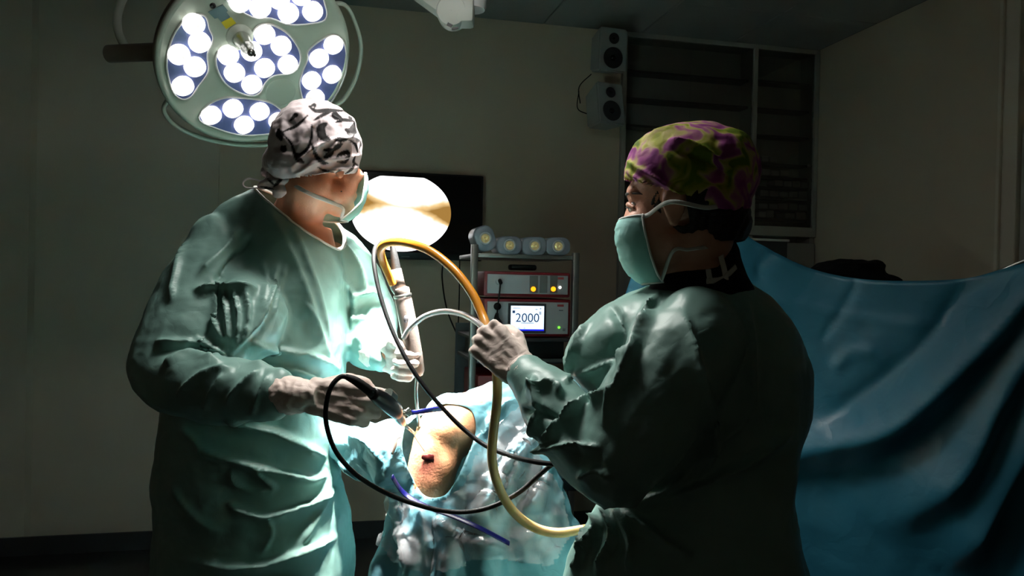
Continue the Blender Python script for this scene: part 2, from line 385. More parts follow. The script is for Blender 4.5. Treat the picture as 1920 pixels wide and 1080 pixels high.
# instrument tray leaning at the cabinet foot (pale edge)
ty = YB-0.35
a = onY(1392, 446, ty); b = onY(1474, 458, ty)
tr = thing('wall_screen', 'dark flat panel with a pale top edge in front of the cabinet', 'panel', (a[0], ty, 0))
add_mesh('panel', *box(((a[0]+b[0])/2, ty, a[2]-0.13), (b[0]-a[0], 0.03, 0.24), bevel=0.004), M['dark_grey'], tr, smooth=False)
add_mesh('top_edge', *box(((a[0]+b[0])/2, ty-0.005, a[2]-0.008), (b[0]-a[0]+0.01, 0.045, 0.014), bevel=0.003), M['white_label'], tr, smooth=False)
add_mesh('leg', *box(((a[0]+b[0])/2, ty+0.03, (a[2]-0.2)/2), (0.04, 0.03, a[2]-0.2)), M['dark_grey'], tr, smooth=False)
add_mesh('foot', *box(((a[0]+b[0])/2, ty+0.03, 0.015), (0.3, 0.25, 0.03), bevel=0.006), M['dark_grey'], tr, smooth=False)

# ------------------------------------------------------------------ loudspeakers on the wall
def speaker(cx, cy, tilt, yaw, label, wire):
    c = onY(cx, cy, YB-0.17); w, h, d = 0.175, 0.245, 0.17
    ax = np.array(Matrix.Rotation(yaw, 3, 'Z') @ Matrix.Rotation(tilt, 3, 'X')).T
    t = thing('loudspeaker', label, 'loudspeaker', (c[0], YB, c[2]), 'wall loudspeakers beside the cabinet')
    # tapered cabinet: front wider than back
    f = np.array([(-w/2, -d/2, -h/2), (w/2, -d/2, -h/2), (w/2, -d/2, h/2), (-w/2, -d/2, h/2), (-w*.36, d/2, -h*.4), (w*.36, d/2, -h*.4), (w*.36, d/2, h*.4), (-w*.36, d/2, h*.4)])
    bm = bmesh.new(); vs = [bm.verts.new(tuple(v)) for v in f]
    for q in ((0, 1, 2, 3), (7, 6, 5, 4), (0, 4, 5, 1), (1, 5, 6, 2), (2, 6, 7, 3), (3, 7, 4, 0)): bm.faces.new([vs[i] for i in q])
    bmesh.ops.bevel(bm, geom=bm.edges[:], offset=0.01, segments=3, affect='EDGES'); bm.verts.index_update()
    V = np.array([v.co[:] for v in bm.verts]); F = [tuple(v.index for v in q.verts) for q in bm.faces]; bm.free()
    add_mesh('cabinet', V@ax+c, F, M['speaker'], t, sharp=30)
    n = np.array([0, -1, 0])@ax
    for nm, z, r in (('tweeter', 0.062, 0.027), ('woofer', -0.045, 0.052)):
        o = np.array([0, -d/2, z])@ax+c
        k = add_mesh(nm, *lathe([(r*1.12, -0.004), (r*1.12, 0.004), (r, 0.005), (r*0.85, 0.003), (r*0.4, 0.0012), (0.001, 0.0012)], o, n, 28, False), M['cone'], t)
        add_mesh('dust_cap', *ellipsoid(o-n*0.006, (r*0.34, r*0.34, r*0.34)), M['black_gloss'], k)
    br = np.array([0, d/2, 0])@ax+c
    add_mesh('bracket', *tube([br, (br[0], YB-0.004, br[2])], 0.014, 10), M['black'], t)
    add_mesh('wire', *tube(wire, 0.003, 6, k=6), M['black_rubber'], t)
c = onY(1137, 98, YB-.17); c2 = onY(1131, 202, YB-.17)
speaker(1138, 99, 0.06, 0.10, 'upper pale wall loudspeaker, square to the wall beside the cabinet top', [(c[0]-.05, YB-.06, c[2]-.1), (c[0]-.11, YB-.02, c[2]-.17), (c2[0]-.09, YB-.02, c2[2]+.05)])
speaker(1131, 203, -0.16, 0.22, 'lower pale wall loudspeaker tilted downward under the other one', [(c2[0]-.05, YB-.06, c2[2]-.02), (c2[0]-.105, YB-.02, c2[2]+.02), (c2[0]-.1, YB-.02, c2[2]+.12)])

# ------------------------------------------------------------------ television
ty = YB-0.09
tl, tr_ = onY(608, 322, ty), onY(907, 330, ty); bz = onY(907, 490, ty)[2]; w = tr_[0]-tl[0]; h = tr_[2]-bz; cz = (tr_[2]+bz)/2; cx = (tl[0]+tr_[0])/2
tele = thing('television', 'black wall-mounted flat television showing a bright oval endoscope picture', 'television', (cx, YB, bz))
add_mesh('housing', *box((cx, ty+0.02, cz), (w, 0.045, h), bevel=0.008), M['black'], tele, sharp=30)
add_mesh('screen_glass', *box((cx, ty-0.0045, cz+0.012), (w-0.03, 0.003, h-0.05)), M['black_gloss'], tele, smooth=False)
add_mesh('badge', *box((onY(760, 486, ty)[0], ty-0.004, bz+0.014), (0.045, 0.003, 0.006)), M['grey_print'], tele, smooth=False)
add_mesh('wall_bracket', *box((cx, YB-0.024, cz), (0.3, 0.047, 0.2)), M['black'], tele, smooth=False)
ec = onY(753, 398, ty-0.007); ea = (onY(847, 398, ty-0.007)-onY(659, 398, ty-0.007))[0]/2; eb = (onY(753, 328, ty-.007)-onY(753, 467, ty-.007))[2]/2
ztop = onY(753, 331.5, ty-0.007)[2]
pts = []
for t in np.linspace(0, 2*PI, 96, endpoint=False):
    u, v = math.cos(t), math.sin(t); q = np.array([ec[0]+ea*u, ty-0.007, min(ztop, ec[2]+eb*v*1.06)])
    if abs(t-(PI+0.21)) < 0.04: q = ec + (q-ec)*0.93
    pts.append(q)
V = np.array(pts + [ec]); F = [(i, (i+1) % 96, 96) for i in range(96)]
def scope_mat():
    m = bpy.data.materials.new('scope_picture'); m.use_nodes = True; nt = m.node_tree; nt.nodes.clear(); L = nt.links.new
    o = nt.nodes.new('ShaderNodeOutputMaterial'); e = nt.nodes.new('ShaderNodeEmission'); e.inputs['Strength'].default_value = SCREEN_E
    tc = nt.nodes.new('ShaderNodeTexCoord'); mp = nt.nodes.new('ShaderNodeMapping'); mp.vector_type = 'TEXTURE'
    mp.inputs['Location'].default_value = tuple(ec); mp.inputs['Scale'].default_value = (ea, 1, eb); L(tc.outputs['Object'], mp.inputs['Vector'])
    sp = nt.nodes.new('ShaderNodeSeparateXYZ'); L(mp.outputs['Vector'], sp.inputs[0])
    nz = nt.nodes.new('ShaderNodeTexNoise'); nz.inputs['Scale'].default_value = 1.6; nz.inputs['Detail'].default_value = 3; nz.inputs['Roughness'].default_value = 0.6; L(mp.outputs['Vector'], nz.inputs['Vector'])
    def math_(op, a, b=None, c=None):
        n = nt.nodes.new('ShaderNodeMath'); n.operation = op
        for i, x in enumerate((a, b, c)):
            if x is None: continue
            if isinstance(x, (int, float)): n.inputs[i].default_value = x
            else: L(x, n.inputs[i])
        return n.outputs[0]
    n0 = math_('MULTIPLY_ADD', nz.outputs['Fac'], 0.3, -0.15)
    vz = math_('ADD', sp.outputs['Z'], n0)
    ax_ = math_('ABSOLUTE', sp.outputs['X'])
    # tissue band, widest at both sides
    wd = math_('MULTIPLY_ADD', ax_, 0.34, 0.10)
    dd = math_('ABSOLUTE', math_('SUBTRACT', vz, math_('MULTIPLY_ADD', sp.outputs['X'], -0.12, 0.13)))
    band = math_('SUBTRACT', 1.0, math_('SMOOTH_MIN', math_('DIVIDE', dd, wd), 1.0, 0.3))
    band = math_('MULTIPLY', math_('MAXIMUM', band, 0.0), math_('MULTIPLY_ADD', math_('POWER', ax_, 2.2), 1.5, 0.3))
    r = nt.nodes.new('ShaderNodeValToRGB'); E = r.color_ramp.elements; E[0].position = 0.0; E[0].color = (1, 1, 1, 1); E[1].position = 0.75; E[1].color = (0.16, 0.085, 0.02, 1)
    k = E.new(0.12); k.color = (0.62, 0.60, 0.62, 1); k = E.new(0.4); k.color = (0.40, 0.27, 0.12, 1)
    L(band, r.inputs['Fac']); L(r.outputs['Color'], e.inputs['Color']); L(e.outputs[0], o.inputs['Surface']); MATS['scope_picture'] = m
scope_mat()
add_mesh('screen_picture', V, F, M['scope_picture'], tele, smooth=False)
def cable(name, pix, r, m, label, k=8, group=None, n=10):
    pts = [P(*q) for q in pix]
    return tag(add_mesh(name, *tube(pts, r, n, k=k), M[m]), label, 'cable' if 'cable' in name else 'tube', group)
cable('power_cable', [(833, 480, 4.3), (829, 520, 4.3), (838, 580, 4.28), (858, 630, 4.2), (872, 665, 4.1), (880, 700, 4.0), (884, 760, 3.95)], 0.004, 'black_rubber', 'thin black cable curving down from the television to the equipment cart')
cable('signal_cable', [(862, 480, 4.3), (861, 560, 4.3), (858, 640, 4.3), (857, 730, 4.3), (858, 860, 4.33), (862, 975, 4.36), (866, 1004, 4.36)], 0.0035, 'black_rubber', 'thin black cable hanging straight down from the television')

# ------------------------------------------------------------------ equipment cart with units and bottles
CY = 3.2
def cp(px, py, y=CY): return onY(px, py, y)
cart = thing('equipment_cart', 'metal equipment cart with silver posts standing under the television', 'cart', (cp(985, 500)[0], CY+0.2, 0))
xl, xr = cp(889, 500)[0], cp(1079, 500)[0]; zs = cp(985, 481)[2]; CD = 0.42
for x, yy in ((xl, CY), (xr, CY)):
    zt_ = cp(889, 458)[2] if x == xl else cp(1079, 474)[2]
    o = add_mesh('post', *box((x, yy, (zt_+0.09)/2), (0.027, 0.032, zt_-0.09), bevel=0.004), M['brushed'], cart, sharp=30)
    add_mesh('caster', *lathe([(0.001, -0.014), (0.04, -0.014), (0.044, -0.008), (0.044, 0.008), (0.04, 0.014), (0.001, 0.014)], (x, yy, 0.045), (1, 0, 0), 20, False), M['black_rubber'], cart)
zB = cp(985, 632)[2]; zL = cp(985, 674)[2]
add_mesh('shelf', *box(((xl+xr)/2, CY+CD/2, zs), (xr-xl-0.01, CD, 0.018), bevel=0.003), M['brushed'], cart, sharp=30)
for z in (zB-0.012, zL-0.01, 0.55, 0.2): add_mesh('shelf', *box(((xl+xr)/2, CY+CD/2, z), (xr-xl-0.01, CD, 0.016), bevel=0.003), M['dark_grey'], cart, sharp=30)
add_mesh('shelf_edge', *box(((xl+xr)/2, CY-0.005, zL-0.004), (xr-xl-0.04, 0.012, 0.012)), M['brushed'], cart, smooth=False)
add_mesh('back_panel', *box(((xl+xr)/2, CY+CD+0.03, 0.7), (xr-xl, 0.012, 1.0)), M['dark_grey'], cart, smooth=False)
def unit(name, label, px0, px1, py0, py1):
    a = cp(px0, py0); b = cp(px1, py1); zt, zb = a[2], b[2]; x0, x1 = a[0], b[0]
    t = thing(name, label, 'medical unit', ((x0+x1)/2, CY+0.15, zb))
    add_mesh('housing', *box(((x0+x1)/2, CY+0.17, (zt+zb)/2), (x1-x0, 0.32, zt-zb), bevel=0.006), M['red_metal'], t, sharp=30)
    add_mesh('front_panel', *box(((x0+x1)/2, CY+0.006, (zt+zb)/2), (x1-x0-0.026, 0.012, zt-zb-0.024), bevel=0.002), M['panel_grey'], t, sharp=30)
    return t, x0, x1, zb, zt
FP = CY-0.0005
def at(px, py): q = onY(px, py, FP); return q[0], q[2]
def plate(nm, px0, px1, py0, py1, m, par, th=0.003, y=FP):
    x0_, z0_ = at(px0, (py0+py1)/2); x1_, _ = at(px1, (py0+py1)/2); _, za = at((px0+px1)/2, py0); _, zb_ = at((px0+px1)/2, py1)
    return add_mesh(nm, *box(((x0_+x1_)/2, y-th/2, (za+zb_)/2), (x1_-x0_, th, za-zb_), bevel=min(0.001, th/4), seg=1), M[m], par, smooth=False)
def disc(nm, px, py, r, m, par, h=0.004):
    x_, z_ = at(px, py); return add_mesh(nm, *lathe([(r, 0), (r, h*0.7), (r*0.8, h), (0.0005, h)], (x_, FP, z_), (0, -1, 0), 20, False), M[m], par)
zmid = cp(985, 558.5)[2]
uA, *_ = unit('light_source_unit', 'red-cased unit with two glowing orange buttons on the cart', 909, 1070, 508, 558)
wins = []
for a, b in ((993, 1008), (1012, 1026), (1031, 1045)): wins.append(plate('indicator_window', a, b, 517, 549, 'window_grey', uA))
for (px, w_) in ((999.5, 0), (1037, 2)): 
    x_, z_ = at(px, 542); add_mesh('orange_button', *lathe([(0.0105, 0.003), (0.0105, 0.006), (0.008, 0.0075), (0.0005, 0.0075)], (x_, FP, z_), (0, -1, 0), 20, False), M['orange_lamp'], wins[w_])
disc('power_led', 1050, 539, 0.0055, 'white_led', uA); plate('red_print', 1046, 1057, 520, 524, 'red_print', uA, 0.001)
disc('socket', 935, 528, 0.013, 'ring_plastic', uA, 0.01)
uB, *_ = unit('pump_unit', 'red-cased unit with a lit display reading 2000 on the cart', 909, 1070, 559.5, 632)
bz_ = plate('display_bezel', 952, 1023, 569, 624, 'dark_grey', uB, 0.006)
sc_ = plate('screen', 957, 1019, 573.5, 620, 'lcd', uB, 0.002, FP-0.006)
sc_.parent = bz_; sc_.matrix_parent_inverse = Matrix.Identity(4)
def on_lcd(nm, *a):
    o = plate(nm, *a[:4], a[4], bz_, 0.0006, FP-0.0082); o.matrix_parent_inverse = Matrix.Identity(4); return o
on_lcd('blue_strip', 957, 1019, 617, 620, 'lcd_blue')
for q in ((960, 965, 582, 587, 'lcd_ink'), (959, 965, 612, 617, 'lcd_ink'), (1010, 1014, 584, 590, 'lcd_faint'), (976, 1000, 604.5, 606.5, 'lcd_faint'), (970, 974, 614, 616, 'lcd_faint'), (1003, 1007, 579, 581, 'lcd_faint'), (961, 975, 577, 578.5, 'lcd_faint'), (1011, 1014, 577, 580, 'lcd_faint'), (981, 984, 614, 616, 'lcd_faint')): on_lcd('screen_icon', *q)
x_, z_ = at(988, 596.5); tx = text_obj('screen_digits', '2000', 0.052, M['lcd_ink'], (x_, FP-0.0086, z_), (1, 0, 0), (0, 0, 1), bz_); tx.matrix_parent_inverse = Matrix.Identity(4)
disc('status_led', 1048, 614, 0.005, 'green_led', uB); plate('grey_print', 1045, 1057, 571, 575, 'red_print', uB, 0.001); plate('grey_print', 1048, 1056, 581, 583, 'grey_print', uB, 0.001); plate('mark', 1055, 1060, 616, 621, 'grey_print', uB, 0.001)
disc('socket', 932, 574, 0.013, 'black', uB, 0.012)
hb = add_mesh('handset', *box((cp(990, 503)[0], CY+0.1, cp(990, 508)[2]+0.0155), (0.118, 0.05, 0.024), bevel=0.009, seg=3), M['black_rubber']); tag(hb, 'small black handset lying on top of the red-cased unit', 'handset')
# plugs and lead between the two units
ld = thing('patch_lead', 'short black lead with plugs hanging down the front of the red-cased units', 'cable', (at(935, 530)[0], CY-0.02, at(935, 610)[1]))
def fp(px, py, dy): x_, z_ = at(px, py); return (x_, FP-dy, z_)
add_mesh('lead', *tube([fp(935, 528, 0.012), fp(935, 529, 0.032), fp(934, 540, 0.036), fp(931, 572, 0.03), fp(929, 590, 0.035), fp(930, 615, 0.04), fp(934, 660, 0.04)], 0.0035, 8, k=6), M['black_rubber'], ld)
add_mesh('plug', *tube([fp(936, 526, 0.012), fp(935, 530, 0.04)], 0.008, 12), M['black_rubber'], ld)
add_mesh('plug', *lathe([(0.002, -0.012), (0.014, -0.01), (0.016, 0.0), (0.014, 0.01), (0.002, 0.012)], fp(930, 574, 0.028), (0, 1, 0), 16, False), M['black_rubber'], ld)
add_mesh('plug', *tube([fp(929, 586, 0.035), fp(928, 596, 0.035), fp(931, 606, 0.036), fp(934, 616, 0.036)], [0.006, 0.012, 0.018, 0.013], 12, k=4), M['black_rubber'], ld)
# lower unit below the shelf, red frame
lz0 = 0.57; lz1 = zL-0.07
lo = thing('lower_unit', 'dark red unit on the lower cart shelf behind the drapes', 'medical unit', ((xl+xr)/2, CY+0.2, 0.56))
add_mesh('housing', *box(((xl+xr)/2, CY+0.2, (lz0+lz1)/2), (xr-xl-0.06, 0.34, lz1-lz0), bevel=0.008), M['red_metal'], lo, sharp=30)
add_mesh('front_panel', *box(((xl+xr)/2+0.03, CY+0.026, (lz0+lz1)/2), (xr-xl-0.13, 0.012, lz1-lz0-0.03), bevel=0.003), M['dark_grey'], lo, sharp=30)
mu = add_mesh('black_unit', *box(((xl+xr)/2, CY+0.2, zL+0.04), (xr-xl-0.06, 0.32, 0.078), bevel=0.006), M['black'], None, sharp=30); tag(mu, 'flat black unit under the red-cased units on the cart', 'medical unit')
# four translucent bottles lying on the top shelf, bases towards the room
def bottle(px, py, wpx, hpx, ang, label):
    y0 = CY-0.01; c = onY(px, py, y0); s = 1.0/FPX*3.45
    w_, h_ = wpx*s, hpx*s
    r_ = 0.42*min(w_, h_); prof = []
    for sx, sz, a0 in ((1, 1, 0), (-1, 1, PI/2), (-1, -1, PI), (1, -1, 1.5*PI)):
        for q in np.linspace(0, PI/2, 7): prof.append((sx*(w_/2-r_)+r_*math.cos(a0+q), sz*(h_/2-r_)+r_*math.sin(a0+q)))
    prof = np.array(prof); ca, sa = math.cos(ang), math.sin(ang)
    def ring(k, y): p = prof*k; return np.stack([c[0]+p[:, 0]*ca-p[:, 1]*sa, np.full(len(p), y), c[2]+p[:, 0]*sa+p[:, 1]*ca], 1)
    t = thing('saline_bottle', label, 'bottle', (c[0], y0, c[2]-h_/2), 'translucent bottles on the cart')
    add_mesh('body', *loft([ring(0.86, y0), ring(0.97, y0+0.004), ring(1, y0+0.012), ring(1, y0+0.13), ring(0.9, y0+0.15), ring(0.45, y0+0.17), ring(0.4, y0+0.2)]), M['bottle'], t)
    add_mesh('ring', *lathe([(0.026, -0.001), (0.026, 0.005), (0.02, 0.006), (0.018, -0.001)], (c[0], y0, c[2]), (0, -1, 0), 28, False), M['ring_plastic'], t)
    add_mesh('metal_cap', *lathe([(0.018, 0), (0.017, 0.004), (0.011, 0.003), (0.010, 0.007), (0.005, 0.007), (0.004, 0.003), (0.0005, 0.003)], (c[0], y0, c[2]), (0, -1, 0), 24, False), M['brass_glow'], t)
bottle(910, 447, 37, 46, 0.35, 'translucent bottle standing askew at the post end of the cart shelf')
for px, lb in ((956, 'translucent bottle lying flat next to the askew bottle on the cart'), (1003, 'translucent bottle lying flat, third from the tall silver post'), (1047, 'translucent bottle lying flat at the far end from the askew bottle')): bottle(px, 460+(px-956)*0.02, 47, 33, 0.03, lb)

# ------------------------------------------------------------------ surgical lamp
lamp = thing('surgical_lamp', 'round white surgical ceiling lamp with five groups of lit LEDs', 'surgical lamp', (LAMP_C[0], LAMP_C[1], CEIL))
ln = LAMP_N
def lp(px, py, h=0.0): return onPlane(px, py, LAMP_C+ln*h, ln)
R_L = np.linalg.norm(lp(654, 112)-LAMP_C)
add_mesh('housing', *lathe([(0.05, -0.12), (0.13, -0.11), (R_L*0.75, -0.085), (R_L*0.97, -0.05), (R_L*1.0, -0.03), (R_L*0.995, -0.008)], LAMP_C, ln, 96, True), M['lamp_side'], lamp)
add_mesh('face', *lathe([(R_L*0.985, -0.02), (R_L*1.005, -0.008), (R_L*0.995, 0.002), (R_L*0.955, 0.006), (R_L*0.945, 0.0), (0.001, 0.0)], LAMP_C, ln, 96, False), M['lamp_body'], lamp)
c1 = lambda L_: [(x/3.6+180, y/3.6) for x, y in L_]
panels = {
 'a': c1([(640, 98), (735, 105), (765, 190), (790, 262), (752, 360), (757, 480), (690, 580), (640, 650), (580, 668), (520, 620), (478, 480), (478, 380), (510, 260), (570, 160)]),
 'b': c1([(1190, 165), (1300, 230), (1372, 340), (1372, 430), (1320, 490), (1200, 510), (1140, 560), (1110, 620), (1050, 645), (960, 620), (870, 560), (815, 460), (812, 370), (870, 315), (960, 330), (1040, 280), (1060, 205), (1110, 165)]),
 'c': c1([(1600, 232), (1668, 275), (1690, 380), (1680, 500), (1610, 650), (1540, 720), (1420, 720), (1372, 580), (1385, 500), (1425, 400), (1430, 340), (1520, 265)]),
 'd': c1([(695, 775), (760, 700), (860, 658), (950, 655), (1150, 680), (1250, 740), (1300, 810), (1250, 880), (1100, 908), (950, 905), (800, 860), (710, 820)]),
 'e': c1([(880, -20), (900, 20), (1050, 112), (1180, 122), (1310, 165), (1500, 150), (1555, 110), (1545, 30), (1500, -50), (1300, -105), (1100, -115), (950, -90)])}
leds = {'a': c1([(655, 155), (695, 278), (555, 360), (663, 443), (583, 572)]), 'b': c1([(1133, 225), (1245, 302), (1045, 338), (888, 365), (1290, 428), (1133, 452), (930, 483), (1047, 563)]),
 'c': c1([(1597, 295), (1500, 387), (1588, 495), (1450, 537), (1475, 655)]), 'd': c1([(773, 770), (920, 725), (995, 835), (1100, 745), (1225, 810)]), 'e': c1([(965, 5), (1103, 45), (1230, -15), (1293, 82), (1457, 70), (1380, -40), (1110, -65)])}
led0 = None; lu = nrm(np.cross(ln, [0, 0, 1])); lw = np.cross(ln, lu)
lamp_heads = []
for kx in panels:
    poly = np.array([lp(x, y) for x, y in cr(panels[kx], 4, True)])
    pn = add_mesh('led_panel', *prism(poly, ln, 0.0, 0.003), M['led_panel'], lamp, smooth=False)
    add_mesh('panel_rim', *tube(poly+ln*0.003, 0.0035, 6, closed=True), M['white_label'], lamp)
    q = np.array([lp(x, y) for x, y in leds[kx]]); lamp_heads.append(q.mean(0))
    for p in q:
        if led0 is None:
            v, f = lathe([(0.0335, 0), (0.0335, 0.011), (0.0315, 0.014), (0.0, 0.017)], (0, 0, 0), (0, 0, 1), 28, False)
            led0 = add_mesh('led_lens', v, f, M['led_lens'], None, sharp=50); me_led = led0.data; o = led0
        else: o = led0.copy(); col.objects.link(o)
        o.parent = lamp; o.matrix_parent_inverse = Matrix.Translation(-Vector(lamp['_loc']))
        pp = p+ln*0.002
        o.matrix_basis = Matrix(((lu[0], lw[0], ln[0], pp[0]), (lu[1], lw[1], ln[1], pp[1]), (lu[2], lw[2], ln[2], pp[2]), (0, 0, 0, 1)))
# the beam of each LED group, aimed at the operating field
for i, hq in enumerate(lamp_heads):
    ld_ = bpy.data.lights.new('led_beam', 'SPOT'); ld_.energy = LAMP_W*(1.5 if i == 1 else 1.0)*8; ld_.color = (1.0, 0.985, 0.94); ld_.spot_size = math.radians(24); ld_.spot_blend = 0.75; ld_.shadow_soft_size = 0.07
    o = bpy.data.objects.new('led_beam', ld_); col.objects.link(o)
    pos = hq+ln*0.03; d_ = Vector(SITE-pos)
    o.location = pos; o.rotation_euler = d_.to_track_quat('-Z', 'Y').to_euler()
    attach(o, lamp)
def spill(pos, aim, w, deg, par):
    l_ = bpy.data.lights.new('led_spill', 'SPOT'); l_.energy = w; l_.color = (1.0, 0.975, 0.92); l_.spot_size = math.radians(deg); l_.spot_blend = 1.0; l_.shadow_soft_size = 0.16
    o = bpy.data.objects.new('led_spill', l_); col.objects.link(o); o.location = pos; o.rotation_euler = Vector(np.asarray(aim)-pos).to_track_quat('-Z', 'Y').to_euler(); attach(o, par)
spill(LAMP_C+ln*0.2, P(500, 500, 1.8), SPILL_W, 95, lamp)
hb_ = lp(449, 68); hd = nrm(ln+0.12*CU-0.05*CR)
ring = add_mesh('handle_socket', *lathe([(0.042, 0.0), (0.042, 0.008), (0.03, 0.012), (0.028, 0.02)], hb_, ln, 32, True), M['lamp_body'], lamp)
hdl = add_mesh('sterile_handle', *lathe([(0.024, 0.01), (0.026, 0.03), (0.022, 0.05), (0.019, 0.085), (0.021, 0.09), (0.014, 0.1), (0.010, 0.125), (0.012, 0.13), (0.001, 0.132)], hb_, hd, 24, False), M['steel'], lamp)
for s in (-1, 1): add_mesh('handle_clip', *tube([hb_+hd*0.128+lu*s*0.006, hb_+hd*0.142+lu*s*0.009, hb_+hd*0.152+lu*s*0.004], 0.003, 8), M['black'], hdl).matrix_parent_inverse = Matrix.Identity(4)
add_mesh('blank_cap', *lathe([(R_L*0.165, 0), (R_L*0.165, 0.002), (R_L*0.155, 0.0025), (0.001, 0.0025)], lp(526, 172), ln, 48, False), M['lamp_body'], lamp)
add_mesh('grey_label', *prism([lp(x, y) for x, y in c1([(755, 80), (855, 28), (890, 72), (880, 80), (905, 115), (845, 148), (822, 120), (800, 125)])], ln, 0.0, 0.0015), M['grey_label'], lamp, smooth=False)
add_mesh('yellow_label', *prism([lp(x, y) for x, y in c1([(845, 150), (912, 115), (945, 155), (878, 195)])], ln, 0.0, 0.0015), M['yellow_label'], lamp, smooth=False)
add_mesh('round_badge', *lathe([(0.009, 0), (0.009, 0.002), (0.0005, 0.002)], lp(*c1([(788, 38)])[0]), ln, 20, False), M['black'], lamp)
for ap in ([(618, 8), (646, 9), (665, 40), (677, 88), (669, 140), (648, 182), (628, 198)], [(322, 178), (307, 206), (330, 236), (378, 258), (430, 269), (480, 272), (514, 268), (518, 254)]):
    add_mesh('grab_rail', *tube([lp(x, y, -0.02) for x, y in ap], [(0.011, 0.007)]*len(ap), 8, k=6, ref=ln), M['lamp_body'], lamp)
bk = LAMP_C-ln*0.11
yk = P(232, 98, 3.15)
add_mesh('joint', *tube([P(205, 101, 2.8), P(300, 97, 2.74)], [0.031, 0.031], 20), M['lamp_side'], lamp, sharp=40)
add_mesh('yoke', *tube([bk, bk-ln*0.05, (bk+P(300, 97, 2.74))/2+CF*0.05, P(300, 97, 2.74)], 0.026, 14, k=8), M['lamp_side'], lamp)
add_mesh('arm', *tube([P(240, 98, 2.78), P(222, 60, 2.8), P(222, 20, 2.82), P(245, -25, 2.85), P(300, -70, 2.9), P(420, -110, 2.95)], 0.015, 12, k=8), M['lamp_body'], lamp)
pc = P(420, -110, 2.95)
add_mesh('ceiling_pole', *tube([(pc[0], pc[1], pc[2]-0.04), (pc[0], pc[1], CEIL)], 0.03, 16), M['lamp_body'], lamp)

# second pendant arm hanging from the ceiling, its elbow in view
arm = thing('pendant_arm', 'pale jointed pendant arm hanging from the ceiling, its elbow showing', 'pendant arm', (*P(885, 0, 2.6)[:2], CEIL))
e0 = P(848, 27, 2.6); ea_ = P(700, -80, 2.75); adir = nrm(ea_-e0); ayz = nrm(np.cross(adir, HF)); aw = np.cross(ayz, adir)
add_mesh('boom', *box((e0+ea_)/2, (np.linalg.norm(ea_-e0), 0.075, 0.062), ax=[adir, aw, ayz], bevel=0.012), M['white_paint'], arm, sharp=35)
fv = -nrm(np.array([HF[0], HF[1], 0.12]))
add_mesh('elbow', *lathe([(0.001, -0.05), (0.046, -0.05), (0.05, -0.045), (0.05, 0.035), (0.046, 0.042), (0.001, 0.044)], e0+CU*0.004, fv, 36, False), M['white_paint'], arm, sharp=40)
add_mesh('end_block', *box(P(872, 24, 2.6), (0.06, 0.085, 0.085), ax=[CR, HF, UP], bevel=0.012), M['white_paint'], arm, sharp=35)
add_mesh('slot', *box(P(843, 47, 2.555)-0*CU, (0.016, 0.006, 0.010), ax=[nrm(CR-0.5*CU), HF, nrm(CU+0.5*CR)]), M['black'], arm, smooth=False)
add_mesh('slot', *box(P(853, 53, 2.555), (0.022, 0.006, 0.006), ax=[nrm(CR+0.2*CU), HF, nrm(CU-0.2*CR)]), M['black'], arm, smooth=False)
pt = P(884, 2, 2.62)
add_mesh('collar', *lathe([(0.045, -0.03), (0.05, -0.02), (0.05, 0.03), (0.04, 0.04)], pt, (0, 0, 1), 28), M['white_label'], arm, sharp=40)
add_mesh('ceiling_pole', *tube([pt, (pt[0], pt[1], CEIL)], 0.035, 20), M['white_paint'], arm)

# its lamp head hangs above the operating field, just over the top of the picture
l2 = thing('surgical_lamp', 'second round surgical lamp on the pendant arm, hanging over the operating field', 'surgical lamp', (pt[0], pt[1], CEIL-0.05))
n2 = nrm(AIM2-LAMP2_C); R2 = 0.24
add_mesh('housing', *lathe([(0.03, -0.12), (0.10, -0.11), (R2*0.8, -0.08), (R2*0.98, -0.05), (R2, -0.02), (R2*0.99, 0.0), (0.001, 0.0)], LAMP2_C, n2, 64, False), M['lamp_body'], l2)
u2 = nrm(np.cross(n2, [0, 0, 1])); w2 = np.cross(n2, u2)
lm2 = M['led_lens'].copy(); lm2.name = 'led_lens_second'; MATS['led_lens2'] = lm2
for nd_ in lm2.node_tree.nodes:
    if nd_.type == 'MATH': nd_.inputs[1].default_value = LAMP2_LENS
for k in range(13):
    rr, aa = (0, 0) if k == 0 else ((0.095, k*2*PI/4+0.4) if k < 5 else (0.185, k*2*PI/8))
    q_ = LAMP2_C+u2*rr*math.cos(aa)+w2*rr*math.sin(aa)
    add_mesh('led_lens', *lathe([(0.036, 0), (0.036, 0.012), (0.0, 0.018)], q_, n2, 24, False), lm2, l2, sharp=50)
add_mesh('yoke', *tube([LAMP2_C-n2*0.11, LAMP2_C-n2*0.16, (LAMP2_C-n2*0.16+pt)/2+UP*0.10, pt+UP*0.03], 0.02, 12, k=8), M['lamp_body'], l2)
spill(LAMP2_C+n2*0.2, P(850, 560, 1.8), SPILL2_W, 96, l2)
for aa in (0.3, 2.4, 4.5):
    ld_ = bpy.data.lights.new('led_beam', 'SPOT'); ld_.energy = LAMP2_W; ld_.color = (1.0, 0.985, 0.94); ld_.spot_size = math.radians(14); ld_.spot_blend = 0.8; ld_.shadow_soft_size = 0.08
    o = bpy.data.objects.new('led_beam', ld_); col.objects.link(o); pos = LAMP2_C+n2*0.03+(u2*math.cos(aa)+w2*math.sin(aa))*0.13
    o.location = pos; o.rotation_euler = Vector(AIM2-pos).to_track_quat('-Z', 'Y').to_euler(); attach(o, l2)
